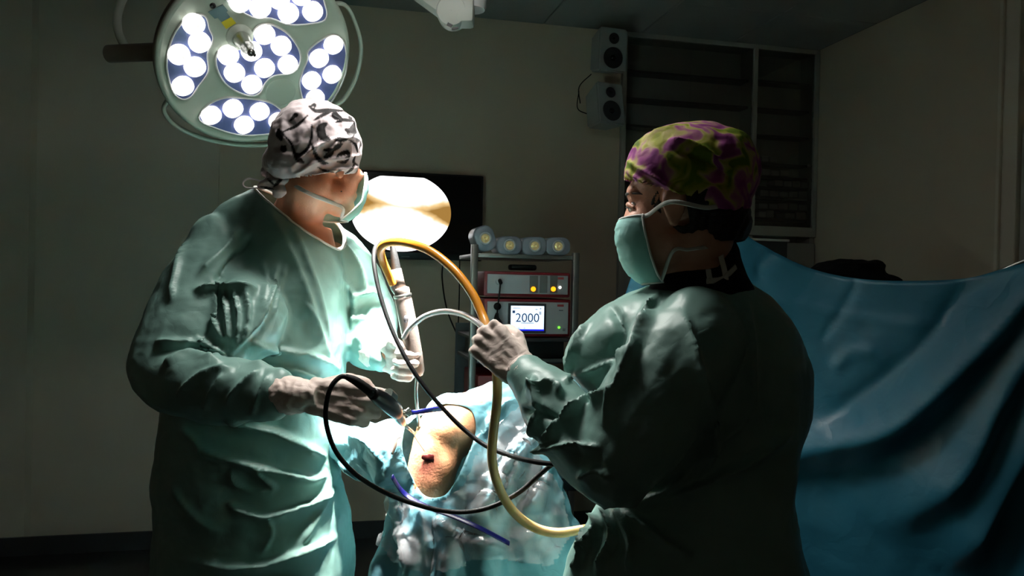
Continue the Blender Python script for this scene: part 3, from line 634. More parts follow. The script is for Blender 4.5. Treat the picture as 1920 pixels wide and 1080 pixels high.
# ------------------------------------------------------------------ cloth, skin and glove materials
def cloth_mat(name, rgb, rough=0.5, spec=0.4, b1=0.25, s1=14, b2=0.12, s2=500, transl=0.0, var=0.06):
    m = mat(name, rgb, rough, spec=spec, var=var, vscale=6); nt = m.node_tree; L = nt.links.new; b = nt.nodes['Principled BSDF']
    tc = nt.nodes.new('ShaderNodeTexCoord')
    v = nt.nodes.new('ShaderNodeTexVoronoi'); v.feature = 'DISTANCE_TO_EDGE'; v.inputs['Scale'].default_value = s1
    nz = nt.nodes.new('ShaderNodeTexNoise'); nz.inputs['Scale'].default_value = 5; nz.inputs['Detail'].default_value = 4
    mxv = nt.nodes.new('ShaderNodeMix'); mxv.data_type = 'VECTOR'; mxv.inputs['Factor'].default_value = 0.22
    L(tc.outputs['Object'], nz.inputs['Vector']); L(tc.outputs['Object'], mxv.inputs['A']); L(nz.outputs['Color'], mxv.inputs['B']); L(mxv.outputs['Result'], v.inputs['Vector'])
    bp = nt.nodes.new('ShaderNodeBump'); bp.inputs['Strength'].default_value = b1; bp.inputs['Distance'].default_value = 0.02; L(v.outputs['Distance'], bp.inputs['Height'])
    n2 = nt.nodes.new('ShaderNodeTexNoise'); n2.inputs['Scale'].default_value = s2; L(tc.outputs['Object'], n2.inputs['Vector'])
    bp2 = nt.nodes.new('ShaderNodeBump'); bp2.inputs['Strength'].default_value = b2; bp2.inputs['Distance'].default_value = 0.001; L(n2.outputs['Fac'], bp2.inputs['Height']); L(bp.outputs['Normal'], bp2.inputs['Normal'])
    L(bp2.outputs['Normal'], b.inputs['Normal'])
    return m
cloth_mat('gown', (118, 153, 144), 0.45, 0.45, 0.14)
cloth_mat('gown_inner', (20, 70, 62), 0.6, 0.3)
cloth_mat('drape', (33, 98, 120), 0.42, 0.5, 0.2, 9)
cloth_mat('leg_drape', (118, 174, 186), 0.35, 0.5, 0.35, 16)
cloth_mat('glove', (226, 206, 196), 0.55, 0.35, 0.10, 60, 0.1, 300)
cloth_mat('trim_white', (215, 215, 208), 0.6, 0.3); cloth_mat('black_cloth', (12, 12, 14), 0.8, 0.2)
cloth_mat('mask', (150, 205, 198), 0.6, 0.3, 0.05, 60); cloth_mat('mask_white', (225, 228, 224), 0.6, 0.3, 0.05, 60)
mat('skin', (205, 142, 112), 0.5, var=0.12, vscale=25, bump=0.12, bscale=220, spec=0.4)
mat('skin_fair', (206, 150, 125), 0.5, var=0.10, vscale=25, bump=0.1, bscale=220, spec=0.4)
M['skin'].node_tree.nodes['Principled BSDF'].inputs['Subsurface Weight'].default_value = 0.0
mat('knee_skin', (222, 160, 118), 0.4, var=0.16, vscale=14, bump=0.15, bscale=160, spec=0.45); mat('wound', (96, 36, 34), 0.35, var=0.3, vscale=40)
mat('hair', (32, 22, 18), 0.5, bump=0.6, bscale=90, aniso=(1, 1, 8)); mat('brow', (40, 26, 20), 0.7); mat('eye_white', (210, 200, 195), 0.2); mat('iris', (50, 32, 22), 0.15); mat('lash', (15, 12, 12), 0.6)
mat('trousers', (30, 60, 75), 0.7); mat('shoe', (215, 215, 212), 0.5)
def glossy_trans(name, rgb, tr):
    m = mat(name, rgb, 0.25, spec=0.6, var=0.08, vscale=30); b = m.node_tree.nodes['Principled BSDF']; b.inputs['Subsurface Weight'].default_value = tr; b.inputs['Subsurface Radius'].default_value = (0.01, 0.006, 0.002); return m
glossy_trans('amber_tube', (226, 188, 124), 0.3)
def hose_fill(m):
    nt = m.node_tree; b = nt.nodes['Principled BSDF']; a = nt.nodes.new('ShaderNodeAttribute'); a.attribute_name = 'fill'
    mx = nt.nodes.new('ShaderNodeMix'); mx.data_type = 'RGBA'; mx.inputs['A'].default_value = (*lin((228, 190, 130)), 1); mx.inputs['B'].default_value = (*lin((205, 135, 42)), 1)
    nt.links.new(a.outputs['Fac'], mx.inputs['Factor']); nt.links.new(mx.outputs['Result'], b.inputs['Base Color'])
hose_fill(M['amber_tube']); glossy_trans('grey_tube', (150, 146, 148), 0.2)
mat('handpiece', (112, 101, 94), 0.45, metal=0.5, bump=0.06, bscale=200); mat('blue_strip', (7, 11, 80), 0.35, var=0.1)

def shell(V, F, keep):
    """drop vertices where keep is False"""
    idx = np.cumsum(keep)-1
    F2 = [tuple(idx[i] for i in f) for f in F if all(keep[i] for i in f)]
    return V[keep], F2
def smooth_rim(V, F, it):
    from collections import Counter
    e = Counter()
    for f in F:
        for i in range(len(f)): e[tuple(sorted((f[i], f[(i+1) % len(f)])))] += 1
    nb = {}
    for (a, b), n in e.items():
        if n == 1: nb.setdefault(a, []).append(b); nb.setdefault(b, []).append(a)
    idx = np.array([k for k, q in nb.items() if len(q) == 2]); nn = np.array([nb[k] for k in idx]); V = V.copy()
    for _ in range(it): V[idx] = V[idx]*0.5+(V[nn[:, 0]]+V[nn[:, 1]])*0.25
    return V
def solid(o, t, off=-1): s = o.modifiers.new('thickness', 'SOLIDIFY'); s.thickness = t; s.offset = off; return o
def ring_torso(rows, n=40, e=2.3):
    rings = []; th = np.linspace(0, 2*PI, n, endpoint=False)
    cx = np.sign(np.cos(th))*np.abs(np.cos(th))**(2/e); cy = np.sign(np.sin(th))*np.abs(np.sin(th))**(2/e)
    A = cr(np.array(rows, float), 4)
    for y, xl, xr, d, t in A:
        c = P((xl+xr)/2, y, d); w = (xr-xl)/2*d/FPX
        rings.append(c + np.outer(cx*w, HR) + np.outer(cy*t, HF))
    return loft(rings)
def inside(pts, poly):
    poly = np.asarray(poly, float); x, y = pts[:, 0], pts[:, 1]; r = np.zeros(len(pts), bool); j = len(poly)-1
    for i in range(len(poly)):
        a, b = poly[i], poly[j]; c_ = ((a[1] > y) != (b[1] > y)) & (x < (b[0]-a[0])*(y-a[1])/(b[1]-a[1]+1e-9)+a[0]); r ^= c_; j = i
    return r
def chain(pts, rad, n=14):
    """closed tapered limb through (px, py, depth) points"""
    q = np.array([P(*p) for p in pts]); q = cr(np.concatenate([q, np.array(rad, float)[:, None]], 1), 6)
    parts = [tube(q[:, :3], q[:, 3], n)]
    parts += [ellipsoid(q[0, :3], [q[0, 3]]*3), ellipsoid(q[-1, :3], [q[-1, 3]]*3)]
    return parts
def limb3(pts, rad, n=14):
    q = cr(np.concatenate([np.array(pts, float), np.array(rad, float)[:, None]], 1), 6)
    return [tube(q[:, :3], q[:, 3], n), ellipsoid(q[0, :3], [q[0, 3]]*3), ellipsoid(q[-1, :3], [q[-1, 3]]*3)]

# ------------------------------------------------------------------ head and hand
def head_axes(fwd, up=(0, 0, 1)):
    f = nrm(fwd); l = nrm(np.cross(up, f)); u = np.cross(f, l); return np.array([f, l, u])
def head_parts(c, ax, s, ear=0.079):
    def E(o, r): return ellipsoid(np.array(o)*s@ax+c, np.array(r)*s, ax, 28, 18)
    p = [E((-0.012, 0, 0.03), (0.098, 0.078, 0.09)), E((0.045, 0, -0.03), (0.054, 0.060, 0.085)), E((0.02, 0, -0.068), (0.06, 0.058, 0.045)), E((0.066, 0, -0.098), (0.034, 0.036, 0.026)),
         E((0.074, 0, 0.026), (0.018, 0.05, 0.022)), E((0.066, 0.04, -0.025), (0.028, 0.022, 0.02)), E((0.066, -0.04, -0.025), (0.028, 0.022, 0.02)), E((0.096, 0, -0.07), (0.012, 0.024, 0.014))]
    p.append(capsule(np.array([0.089, 0, 0.008])*s@ax+c, np.array([0.103, 0, -0.036])*s@ax+c, 0.008*s, 0.0125*s))
    for y in (-ear, ear): p += [E((-0.004, y, -0.008), (0.020, 0.008, 0.033)), E((-0.002, y*1.01, -0.034), (0.011, 0.008, 0.012))]
    return p
def dent_eyes(V, c, ax, s):
    L = ((V-c)@ax.T)/s
    for y in (-0.033, 0.033):
        d = np.linalg.norm((L-[0.086, y, 0.0])/[0.03, 0.02, 0.012], axis=1); V = V - np.outer(np.exp(-d**2)*0.008*s, ax[0])
    return V
def hand_parts(w, f, bn, s, curls, thumb, ts=None, spread=0.0):
    """gloved hand: w wrist, f finger direction, bn out of the back of the hand, ts towards the thumb; curls per finger (3 angles, degrees)"""
    f = nrm(f); bn = nrm(np.asarray(bn)-f*np.dot(bn, f)); ts = np.cross(f, bn) if ts is None else nrm(np.asarray(ts)-f*np.dot(ts, f)-bn*np.dot(ts, bn))
    Lh = lambda a, b, c: w + (f*a+ts*b+bn*c)*s
    parts = []; mc = [(0.094, 0.030), (0.098, 0.009), (0.092, -0.012), (0.082, -0.031)]
    ln_ = [(0.044, 0.026, 0.020), (0.049, 0.029, 0.021), (0.045, 0.027, 0.020), (0.036, 0.021, 0.018)]
    for (a, b), L_, cu in zip(mc, ln_, curls):
        k = Lh(a, b, 0.004); parts.append(capsule(Lh(0.0, b*0.6, 0), k, 0.019*s, 0.0125*s, 12))
        ang = 0.0; p = k; r = 0.0115
        for l_, c_ in zip(L_, cu):
            ang += math.radians(c_); d = f*math.cos(ang)-bn*math.sin(ang)+ts*spread*b*5; q = p+nrm(d)*l_*s
            parts.append(capsule(p, q, r*s, (r-0.0009)*s, 12)); p = q; r -= 0.0009
    parts.append(ellipsoid(Lh(0.05, 0.0, -0.001), (0.058*s, 0.041*s, 0.0185*s), [f, ts, bn]))
    parts.append(ellipsoid(Lh(0.04, 0.024, -0.012), (0.036*s, 0.018*s, 0.017*s), [f, ts, bn]))
    tp = [Lh(*t) for t in thumb]
    for i, (a, b) in enumerate(zip(tp[:-1], tp[1:])): parts.append(capsule(a, b, (0.016-0.0022*i)*s, (0.0138-0.0018*i)*s, 12))
    return parts
def glove_mesh(name, parts, cuff_pts, cuff_r, person, vox=0.0028):
    parts = parts + [tube(cuff_pts, cuff_r, 20, k=6)]
    V, F = remesh(parts, vox, 5, 0.5); N = vnormals(V, F)
    # wrinkles run round the cuff, finer ones over the hand
    a = np.asarray(cuff_pts[0]); b = np.asarray(cuff_pts[-1]); ax = nrm(b-a); t = (V-a)@ax/np.linalg.norm(b-a)
    ripple = np.sin((t*6.5+0.9*vnoise(V*np.array([22, 22, 30]), 3))*2*PI)*0.0011*np.clip(1.25-t, 0, 1)
    V = V + N*(ripple + 0.0012*vnoise(V*70, 5) + 0.0015*fbm(V*35, 8))[:, None]
    g = add_mesh(name, V, F, M['glove'], person)
    c0, r0 = np.asarray(cuff_pts[0]), (cuff_r[0] if np.ndim(cuff_r[0]) == 0 else cuff_r[0][0])
    return g

# ------------------------------------------------------------------ operating table, patient's leg and drapes
tb = thing('operating_table', 'operating table hidden under the blue drapes, on a steel column', 'operating table', (*P(1300, 900, 2.42)[:2], 0))
tc_ = P(1330, 830, 2.66); TA = [HR, HF, UP]
add_mesh('table_top', *box((tc_[0], tc_[1], 0.80), (1.15, 0.5, 0.09), TA, bevel=0.03), M['black'], tb, sharp=35)
add_mesh('column', *box((tc_[0], tc_[1], 0.41), (0.3, 0.3, 0.7), TA, bevel=0.02), M['steel'], tb, sharp=35)
add_mesh('base', *box((tc_[0], tc_[1], 0.04), (0.9, 0.45, 0.078), TA, bevel=0.02), M['dark_grey'], tb, sharp=35)

pat = thing('person', 'bare bent knee of the draped patient under the surgical lamp', 'person', (*P(830, 900, 1.97)[:2], 0))
leg_pts = [P(1230, 790, 2.36), P(1050, 795, 2.2), P(900, 790, 2.04), P(838, 812, 1.97), P(812, 868, 1.925), P(800, 960, 1.92), P(790, 1150, 1.93), P(780, 1330, 1.95)]
parts = limb3(leg_pts, [0.105, 0.095, 0.082, 0.074, 0.062, 0.058, 0.056, 0.042], 24)
parts += [ellipsoid(P(832, 815, 1.93), (0.055, 0.05, 0.06)), *limb3([P(780, 1330, 1.95), P(770, 1370, 1.93), P(740, 1385, 1.86)], [0.042, 0.04, 0.03])]
V, F = remesh(parts, 0.006, 8); N = vnormals(V, F); V = V + N*(0.003*fbm(V*14, 4))[:, None]
body = add_mesh('leg', V, F, M['knee_skin'], pat)
def flush(m, pts):
    nt = m.node_tree; b = nt.nodes['Principled BSDF']; src = b.inputs['Base Color'].links[0].from_socket
    tc = nt.nodes.new('ShaderNodeTexCoord')
    for p, r_, c_ in pts:
        d = nt.nodes.new('ShaderNodeVectorMath'); d.operation = 'DISTANCE'; d.inputs[1].default_value = tuple(p); nt.links.new(tc.outputs['Object'], d.inputs[0])
        mr = nt.nodes.new('ShaderNodeMapRange'); mr.inputs['From Min'].default_value = 0.0; mr.inputs['From Max'].default_value = r_; mr.inputs['To Min'].default_value = 0.85; mr.inputs['To Max'].default_value = 0.0; nt.links.new(d.outputs['Value'], mr.inputs['Value'])
        mx = nt.nodes.new('ShaderNodeMix'); mx.data_type = 'RGBA'; mx.inputs['B'].default_value = (*lin(c_), 1); nt.links.new(mr.outputs['Result'], mx.inputs['Factor']); nt.links.new(src, mx.inputs['A']); src = mx.outputs['Result']
    nt.links.new(src, b.inputs['Base Color'])
kv, kf = ellipsoid((0, 0, 0), (0.011, 0.002, 0.008), TA)
def snap(px, py, V, F, lift=0.0):
    """point of a surface seen along a pixel's ray"""
    pr = proj(V); N_ = vnormals(V, F); ok = (N_*nrm_rows(V-C)).sum(1) < 0.1
    d = np.hypot(pr[:, 0]-px, pr[:, 1]-py); d[~ok] = 1e6; cand = np.argsort(d)[:12]; i = cand[np.argmin(pr[cand, 2])]
    return P(px, py, pr[i, 2]-lift)
KV, KF = V.copy(), F
flush(M['knee_skin'], [(snap(795, 872, KV, KF), 0.055, (200, 105, 95)), (snap(808, 858, KV, KF), 0.026, (130, 58, 50))])
iv = kv*np.array([1.3, 1.3, 1.2]); iv = iv*(1+0.35*vnoise(iv*160, 5))[:, None]
add_mesh('incision', iv+snap(802, 858, KV, KF, 0.0), kf, M['wound'], pat)
add_mesh('portal', kv*0.35+snap(776, 812, KV, KF, 0.0), kf, M['wound'], pat)

# split drape over thigh and hanging lower leg
rows = [(760, 872, 985, 2.07, .075), (800, 745, 1010, 2.03, .10), (850, 712, 1030, 1.99, .115), (905, 728, 1045, 1.97, .12), (960, 735, 1070, 1.96, .13), (1010, 730, 1090, 1.96, .15), (1080, 700, 1115, 1.96, .17), (1200, 665, 1150, 1.96, .2), (1330, 640, 1180, 1.96, .22)]
parts = [ring_torso(rows, 48)] + limb3([P(1290, 800, 2.42), P(1060, 800, 2.22), P(930, 800, 2.08), P(855, 805, 2.0)], [0.15, 0.13, 0.105, 0.092], 24)
parts += limb3([P(640, 832, 2.02), P(690, 840, 1.97), P(745, 850, 1.93)], [0.045, 0.062, 0.078], 20)
V, F = remesh(parts, 0.006, 10); N = vnormals(V, F); pr = proj(V)
ang = np.arctan2((V-P(850, 900, 1.97))@HF, (V-P(850, 900, 1.97))@HR)
low = np.clip((pr[:, 1]-880)/200, 0, 1)
V = V + N*(0.018*low*np.sin(ang*11+2*vnoise(V*5, 9)) + 0.012*fbm(V*9, 2) + 0.012*(0.35-crumple(V*14, 3)))[:, None]
V = folds(V, F, [([(835, 935), (880, 860), (915, 790), (960, 745)], 10, 0.016), ([(880, 1000), (930, 900), (985, 820)], 14, 0.02), ([(930, 960), (960, 880), (1010, 800)], 9, 0.014), ([(720, 900), (735, 850), (760, 800)], 9, 0.010), ([(740, 930), (760, 990), (765, 1060)], 9, 0.012), ([(800, 960), (860, 1000), (960, 1040)], 10, 0.012), ([(630, 860), (690, 900), (735, 918)], 10, 0.014), ([(640, 810), (690, 830), (720, 870)], 8, 0.010), ([(985, 960), (1010, 920), (1030, 860)], 10, 0.015)])
N = vnormals(V, F); pr = proj(V)
hole = inside(pr[:, :2], [(760, 800), (790, 772), (840, 756), (884, 766), (893, 800), (877, 850), (856, 895), (832, 930), (803, 934), (784, 915), (770, 885), (757, 845)]) & ((N*nrm_rows(V-C)).sum(1) < 0.35) & (pr[:, 2] < 2.05)
DV, DF = V.copy(), F
V2, F2 = shell(V, F, ~hole); V2 = smooth_rim(V2, F2, 25)
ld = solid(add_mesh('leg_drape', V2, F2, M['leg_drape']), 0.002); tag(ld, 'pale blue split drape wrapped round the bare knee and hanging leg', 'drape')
# clear plastic fluid pouch over the front of the drape
N = vnormals(DV, DF); pr = proj(DV)
reg = inside(pr[:, :2], [(730, 905), (765, 915), (800, 945), (838, 936), (885, 862), (925, 790), (975, 765), (1005, 850), (1050, 930), (1062, 1010), (1030, 1060), (900, 1048), (800, 1085), (735, 1048), (718, 1012), (740, 985)]) & ((N*nrm_rows(DV-C)).sum(1) < 0.1)
W = DV + N*(0.008+0.010*np.abs(fbm(DV*8, 21))+0.016*(0.45-crumple(DV*15, 5)))[:, None]
PV, PF = shell(W, DF, reg)
po = tag(add_mesh('plastic_pouch', PV, PF, M['clear_plastic']), 'crinkled clear plastic fluid pouch stuck over the front of the pale blue drape', 'plastic pouch')
def ribbon(name, pix, V, F, w, m, parent, lift):
    pts = cr([snap(x, y, V, F, lift) for x, y in pix], 6)
    for _ in range(3): pts[1:-1] = (pts[:-2]+pts[1:-1]*2+pts[2:])/4
    return add_mesh(name, *tube(pts, [(w, 0.0012)]*len(pts), 8, ref=CU), M[m], parent)
bs = ribbon('blue_strip', [(735, 893), (757, 925), (800, 950), (850, 968), (900, 990), (955, 1019)], DV, DF, 0.0065, 'blue_strip', None, 0.035); tag(bs, 'dark blue adhesive strip running across the clear plastic pouch', 'strip')
b2 = ribbon('blue_tape', [(772, 774), (800, 770), (832, 766)], KV, KF, 0.006, 'blue_strip', None, 0.06); tag(b2, 'short blue tape on the film just above the bare knee', 'strip')

# ------------------------------------------------------------------ blue screen drape behind the assistant
top = cr([(1150, 640, 2.4), (1175, 545, 2.38), (1205, 488, 2.36), (1290, 440, 2.3), (1368, 428, 2.22), (1425, 458, 2.2), (1490, 492, 2.16), (1560, 514, 2.1), (1640, 525, 2.02), (1740, 526, 1.94), (1820, 520, 1.88), (1880, 498, 1.84), (1930, 478, 1.8), (2060, 440, 1.72), (2200, 520, 1.66)], 16)
rings = []; nv = 110
for (px, py, d) in top:
    t = P(px, py, d); zz = t[2]; v = np.linspace(0, 1, nv)
    colp = np.outer(np.ones(nv), t); colp[:, 2] = zz*(1-v)+0.03*v
    colp -= np.outer(0.05*np.sin(np.minimum(v*6, 1)*PI/2)*0.5 - 0.10*v*v, HF)
    rings.append(colp)
G = np.array(rings); nu = len(G); V = G.reshape(-1, 3); F = [(i*nv+j, i*nv+j+1, (i+1)*nv+j+1, (i+1)*nv+j) for i in range(nu-1) for j in range(nv-1)]
pr = proj(V); D = np.zeros(len(V))
for pts, w_, h_ in [([(1400, 900), (1510, 838), (1642, 800), (1743, 710), (1831, 615), (1890, 530), (1935, 480)], 42, 0.085), ([(1497, 812), (1611, 752), (1718, 664), (1812, 557), (1925, 490)], 22, -0.03),
                     ([(1640, 1000), (1768, 891), (1831, 765), (1907, 620), (1950, 480)], 46, 0.075), ([(1655, 850), (1755, 809), (1844, 683), (1907, 576)], 26, -0.03), ([(1770, 1080), (1870, 900), (1960, 700)], 40, 0.05),
                     ([(1535, 640), (1573, 589), (1606, 536)], 7, -0.008), ([(1400, 560), (1494, 573), (1680, 608), (1760, 600)], 9, 0.007), ([(1560, 700), (1590, 665), (1630, 660)], 12, 0.012), ([(1440, 530), (1420, 505), (1452, 470)], 7, -0.006), ([(1190, 560), (1215, 520), (1260, 470)], 12, 0.012)]:
    d, t, s = poly_dist(pr[:, :2], cr(pts, 6)); D += h_*np.exp(-(d/w_)**1.6)*np.clip(t*5, 0, 1)
D += 0.010*fbm(V*4, 31) + 0.005*(0.35-crumple(V*6, 7))
V = V - np.outer(D, HF) 
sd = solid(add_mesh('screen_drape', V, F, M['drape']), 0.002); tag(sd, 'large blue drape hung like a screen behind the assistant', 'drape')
stand = thing('drape_stand', 'thin steel frame holding up the large blue drape', 'stand', (*P(1368, 460, 2.3)[:2], 0))
fr = [P(px, py+9, d+0.02) for px, py, d in top[40:-12:6]]
add_mesh('cross_bar', *tube(fr, 0.006, 8), M['steel'], stand)
for q in (fr[2], fr[-3]):
    add_mesh('pole', *tube([(q[0], q[1], 0.02), q], 0.009, 10), M['steel'], stand); add_mesh('foot', *lathe([(0.12, 0), (0.12, 0.012), (0.02, 0.03)], (q[0], q[1], 0.001), (0, 0, 1), 24), M['dark_grey'], stand)
# dark folded bundle seen just above the drape
bp_ = P(1590, 503, 3.4)
bd = thing('folded_blanket', 'dark folded cloth bundle on a stool seen over the blue drape', 'cloth bundle', (bp_[0], bp_[1], 0))
pa = []
for k, (dx, dz_, w_, h_) in enumerate(((-0.02, -0.02, 0.34, 0.035), (0.0, 0.012, 0.30, 0.03), (0.05, -0.05, 0.36, 0.03))): pa.append(ellipsoid(bp_+HR*dx+UP*dz_, (w_/2, 0.14, h_), TA))
V, F = remesh(pa, 0.012, 4); V = V + vnormals(V, F)*(0.012*fbm(V*10, 6))[:, None]
add_mesh('cloth', V, F, M['black_cloth'], bd)
add_mesh('stool_seat', *lathe([(0.02, -0.04), (0.17, -0.04), (0.18, -0.02), (0.17, 0)], (bp_[0], bp_[1], V[:, 2].min()+0.015), (0, 0, 1), 28), M['black'], bd)
add_mesh('stool_pole', *tube([(bp_[0], bp_[1], 0.04), (bp_[0], bp_[1], V[:, 2].min()-0.02)], 0.02, 12), M['steel'], bd)
add_mesh('stool_base', *lathe([(0.24, 0.0), (0.24, 0.02), (0.05, 0.05)], (bp_[0], bp_[1], 0.0), (0, 0, 1), 24), M['steel'], bd)
# ------------------------------------------------------------------ the surgeon
sg_c = P(480, 900, 2.02)
sur = thing('person', 'surgeon in green gown and black-and-white patterned cap, looking at the television', 'person', (sg_c[0], sg_c[1], 0))
SH = P(600, 302, 1.95); sA = head_axes(HR*math.cos(math.radians(54))+HF*math.sin(math.radians(54))-UP*0.02); sS = 1.07
def legs_parts(c, fwd, hipz, w, h=0.0):
    l = np.cross(UP, fwd); out = []
    for s in (-1, 1):
        q = np.array([c[0], c[1], 0])+l*s*w; a = q+UP*hipz; k = q+UP*hipz*0.53+fwd*0.01; an = q+UP*0.09-fwd*0.01
        out += limb3([a, k, an], [0.085, 0.06, 0.042]) + limb3([an-UP*0.03-fwd*0.03, q+UP*0.042+fwd*0.08, q+UP*0.034+fwd*0.16], [0.038, 0.034, 0.03])
    return out
sfw = nrm(HR*0.75-HF*0.65)
bp = head_parts(SH, sA, sS, 0.071)
bp += limb3([SH+np.array([-0.035, 0, -0.06])@sA, P(560, 400, 2.0), P(530, 455, 2.02)], [0.062, 0.064, 0.085])
bp += [ring_torso([(425, 450, 620, 2.02, .09), (500, 420, 630, 2.03, .12), (650, 380, 610, 2.02, .13), (850, 340, 610, 2.03, .14), (960, 335, 620, 2.03, .14)], 28)]
bp += chain([(440, 470, 1.97), (330, 690, 1.77), (430, 735, 1.69), (560, 745, 1.655)], [.06, .045, .042, .032]) + chain([(620, 490, 2.14), (675, 620, 2.17), (722, 668, 2.02)], [.055, .042, .03])
hz = P(480, 950, 2.02)[2]
bp += legs_parts(sg_c, sfw, hz, 0.1)
V, F = remesh(bp, 0.0055, 5); V = dent_eyes(V, SH, sA, sS)
add_mesh('body', V, F, M['skin'], sur); SBV, SBF = V, F
mole = snap(640, 359, SBV, SBF); add_mesh('mole', *ellipsoid(mole, (0.002, 0.002, 0.002)), M['brow'], sur)
# gown
parts = [ring_torso([(350, 480, 560, 2.0, .06), (372, 440, 590, 2.01, .095), (400, 412, 612, 2.02, .12), (450, 395, 632, 2.03, .15), (520, 372, 644, 2.03, .165), (600, 352, 648, 2.03, .175), (700, 328, 645, 2.03, .185), (790, 310, 640, 2.03, .185), (880, 302, 632, 2.03, .185), (960, 298, 645, 2.03, .19), (1080, 292, 662, 2.03, .20), (1330, 300, 690, 2.03, .21)], 48)]
parts += chain([(420, 470, 1.96), (395, 540, 1.90), (345, 640, 1.80), (312, 708, 1.74), (370, 728, 1.71), (440, 735, 1.69), (515, 740, 1.665)], [.094, .110, .095, .076, .074, .068, .050], 20)
parts += chain([(430, 560, 1.90), (470, 600, 1.84), (420, 660, 1.78)], [.10, .085, .06], 16)
parts += chain([(585, 440, 2.1), (640, 500, 2.14), (672, 580, 2.17), (688, 636, 2.12), (718, 665, 2.03)], [.075, .092, .09, .076, .048], 18)
V, F = remesh(parts, 0.0052, 7); N = vnormals(V, F)
stre = np.array([1, 1, 0.35])
V = V + N*(0.010*fbm(V*5.5, 41) + 0.007*(0.33-crumple(V*np.array([7, 7, 5]), 9)) + 0.002*fbm(V*22, 44))[:, None]
SF = [([(360, 545), (420, 540), (485, 541)], 9, .022), ([(402, 545), (404, 600), (420, 640)], 6, .013), ([(425, 545), (428, 600), (430, 645)], 6, .014), ([(441, 545), (448, 600), (440, 650)], 6, .013), ([(462, 545), (468, 590), (455, 640)], 7, .012),
      ([(524, 490), (495, 590), (428, 668)], 9, .015), ([(538, 495), (524, 545), (512, 600)], 7, .007), ([(495, 490), (500, 530), (490, 580)], 6, .006), ([(400, 530), (440, 480), (475, 435)], 12, -.016), ([(455, 425), (420, 470), (370, 520)], 9, .012),
      ([(365, 632), (392, 645), (424, 668)], 6, .016), ([(372, 650), (395, 662), (415, 668)], 5, .012), ([(290, 640), (330, 640), (400, 640)], 9, .012), ([(300, 690), (350, 665), (420, 680)], 9, .013), ([(330, 740), (380, 700), (440, 690)], 9, .013), ([(420, 760), (450, 720), (490, 695)], 8, .012), ([(470, 780), (485, 740), (505, 700)], 6, .010), ([(380, 770), (400, 730), (420, 700)], 8, .010),
      ([(450, 635), (520, 655), (585, 668), (640, 694)], 12, .016), ([(460, 680), (540, 690), (610, 715)], 10, .012), ([(540, 400), (590, 520), (620, 640)], 14, .008), ([(500, 380), (560, 500), (600, 620)], 14, .007), ([(570, 560), (600, 620), (620, 680)], 10, .008), 
      ([(420, 790), (520, 812), (613, 858)], 12, .022), ([(375, 838), (405, 852), (470, 870), (557, 893), (616, 890)], 11, .024), ([(423, 943), (465, 960), (507, 965), (578, 943), (630, 915)], 11, .022), ([(330, 1046), (465, 1061), (557, 1038), (640, 1000)], 12, .018), ([(430, 880), (455, 912), (515, 922)], 10, .014), ([(475, 875), (500, 900), (520, 920)], 8, .012), ([(320, 900), (360, 960), (420, 1000)], 14, .012), ([(620, 885), (600, 960), (560, 1030)], 14, .01), ([(500, 970), (510, 1000), (490, 1040)], 10, .009), ([(340, 800), (370, 830), (385, 860)], 10, .012),
      ([(640, 450), (675, 500), (690, 560)], 8, .012), ([(650, 560), (690, 545), (720, 560)], 8, .014), ([(655, 600), (700, 600), (735, 615)], 8, .012), ([(660, 640), (690, 620), (700, 590)], 8, .010), ([(640, 520), (665, 560), (660, 620)], 8, .010), ([(620, 860), (640, 920), (655, 1000)], 9, .010), ([(350, 440), (335, 500), (320, 570)], 10, .012)]
V = folds(V, F, SF)
# neck opening
nk = [P(492, 352, 2.02), P(546, 412, 1.90), P(612, 459, 1.93)]; pn = nrm(np.cross(nk[1]-nk[0], nk[2]-nk[0])); pn = pn if pn[2] > 0 else -pn
nc = (nk[0]+nk[2])/2; N = vnormals(V, F)
off = (V-nc)@pn; rad = np.linalg.norm((V-nc)-np.outer(off, pn), axis=1)
V2, F2 = shell(V, F, ~((off > 0.0) & (np.linalg.norm(V-nc, axis=1) < 0.15)))
gown = solid(add_mesh('gown', V2, F2, M['gown'], sur), 0.0025)
# white neck binding follows the rim of the opening
def rim_loop(V, F):
    from collections import Counter
    e = Counter()
    for f in F:
        for i in range(len(f)): e[tuple(sorted((f[i], f[(i+1) % len(f)])))] += 1
    adj = {}
    for (a, b), n in e.items():
        if n == 1: adj.setdefault(a, []).append(b); adj.setdefault(b, []).append(a)
    best = []; seen = set()
    for s in adj:
        if s in seen: continue
        loop = [s]; seen.add(s); cur = s
        while True:
            nx = [k for k in adj[cur] if k not in seen]
            if not nx: break
            cur = nx[0]; seen.add(cur); loop.append(cur)
        if len(loop) > len(best): best = loop
    p = V[best]
    for _ in range(10): p = (np.roll(p, 1, 0)+p*2+np.roll(p, -1, 0))/4
    return p[::2]
add_mesh('neck_binding', *tube(rim_loop(V2, F2), [(0.0055, 0.003)]*len(rim_loop(V2, F2)), 8, closed=True), M['trim_white'], gown).matrix_parent_inverse = Matrix.Identity(4)
us = remesh([ring_torso([(418, 470, 600, 2.02, .08), (460, 430, 625, 2.03, .115), (560, 420, 620, 2.03, .13)], 28)], 0.008, 5)
add_mesh('undershirt', *us, M['gown_inner'], sur)
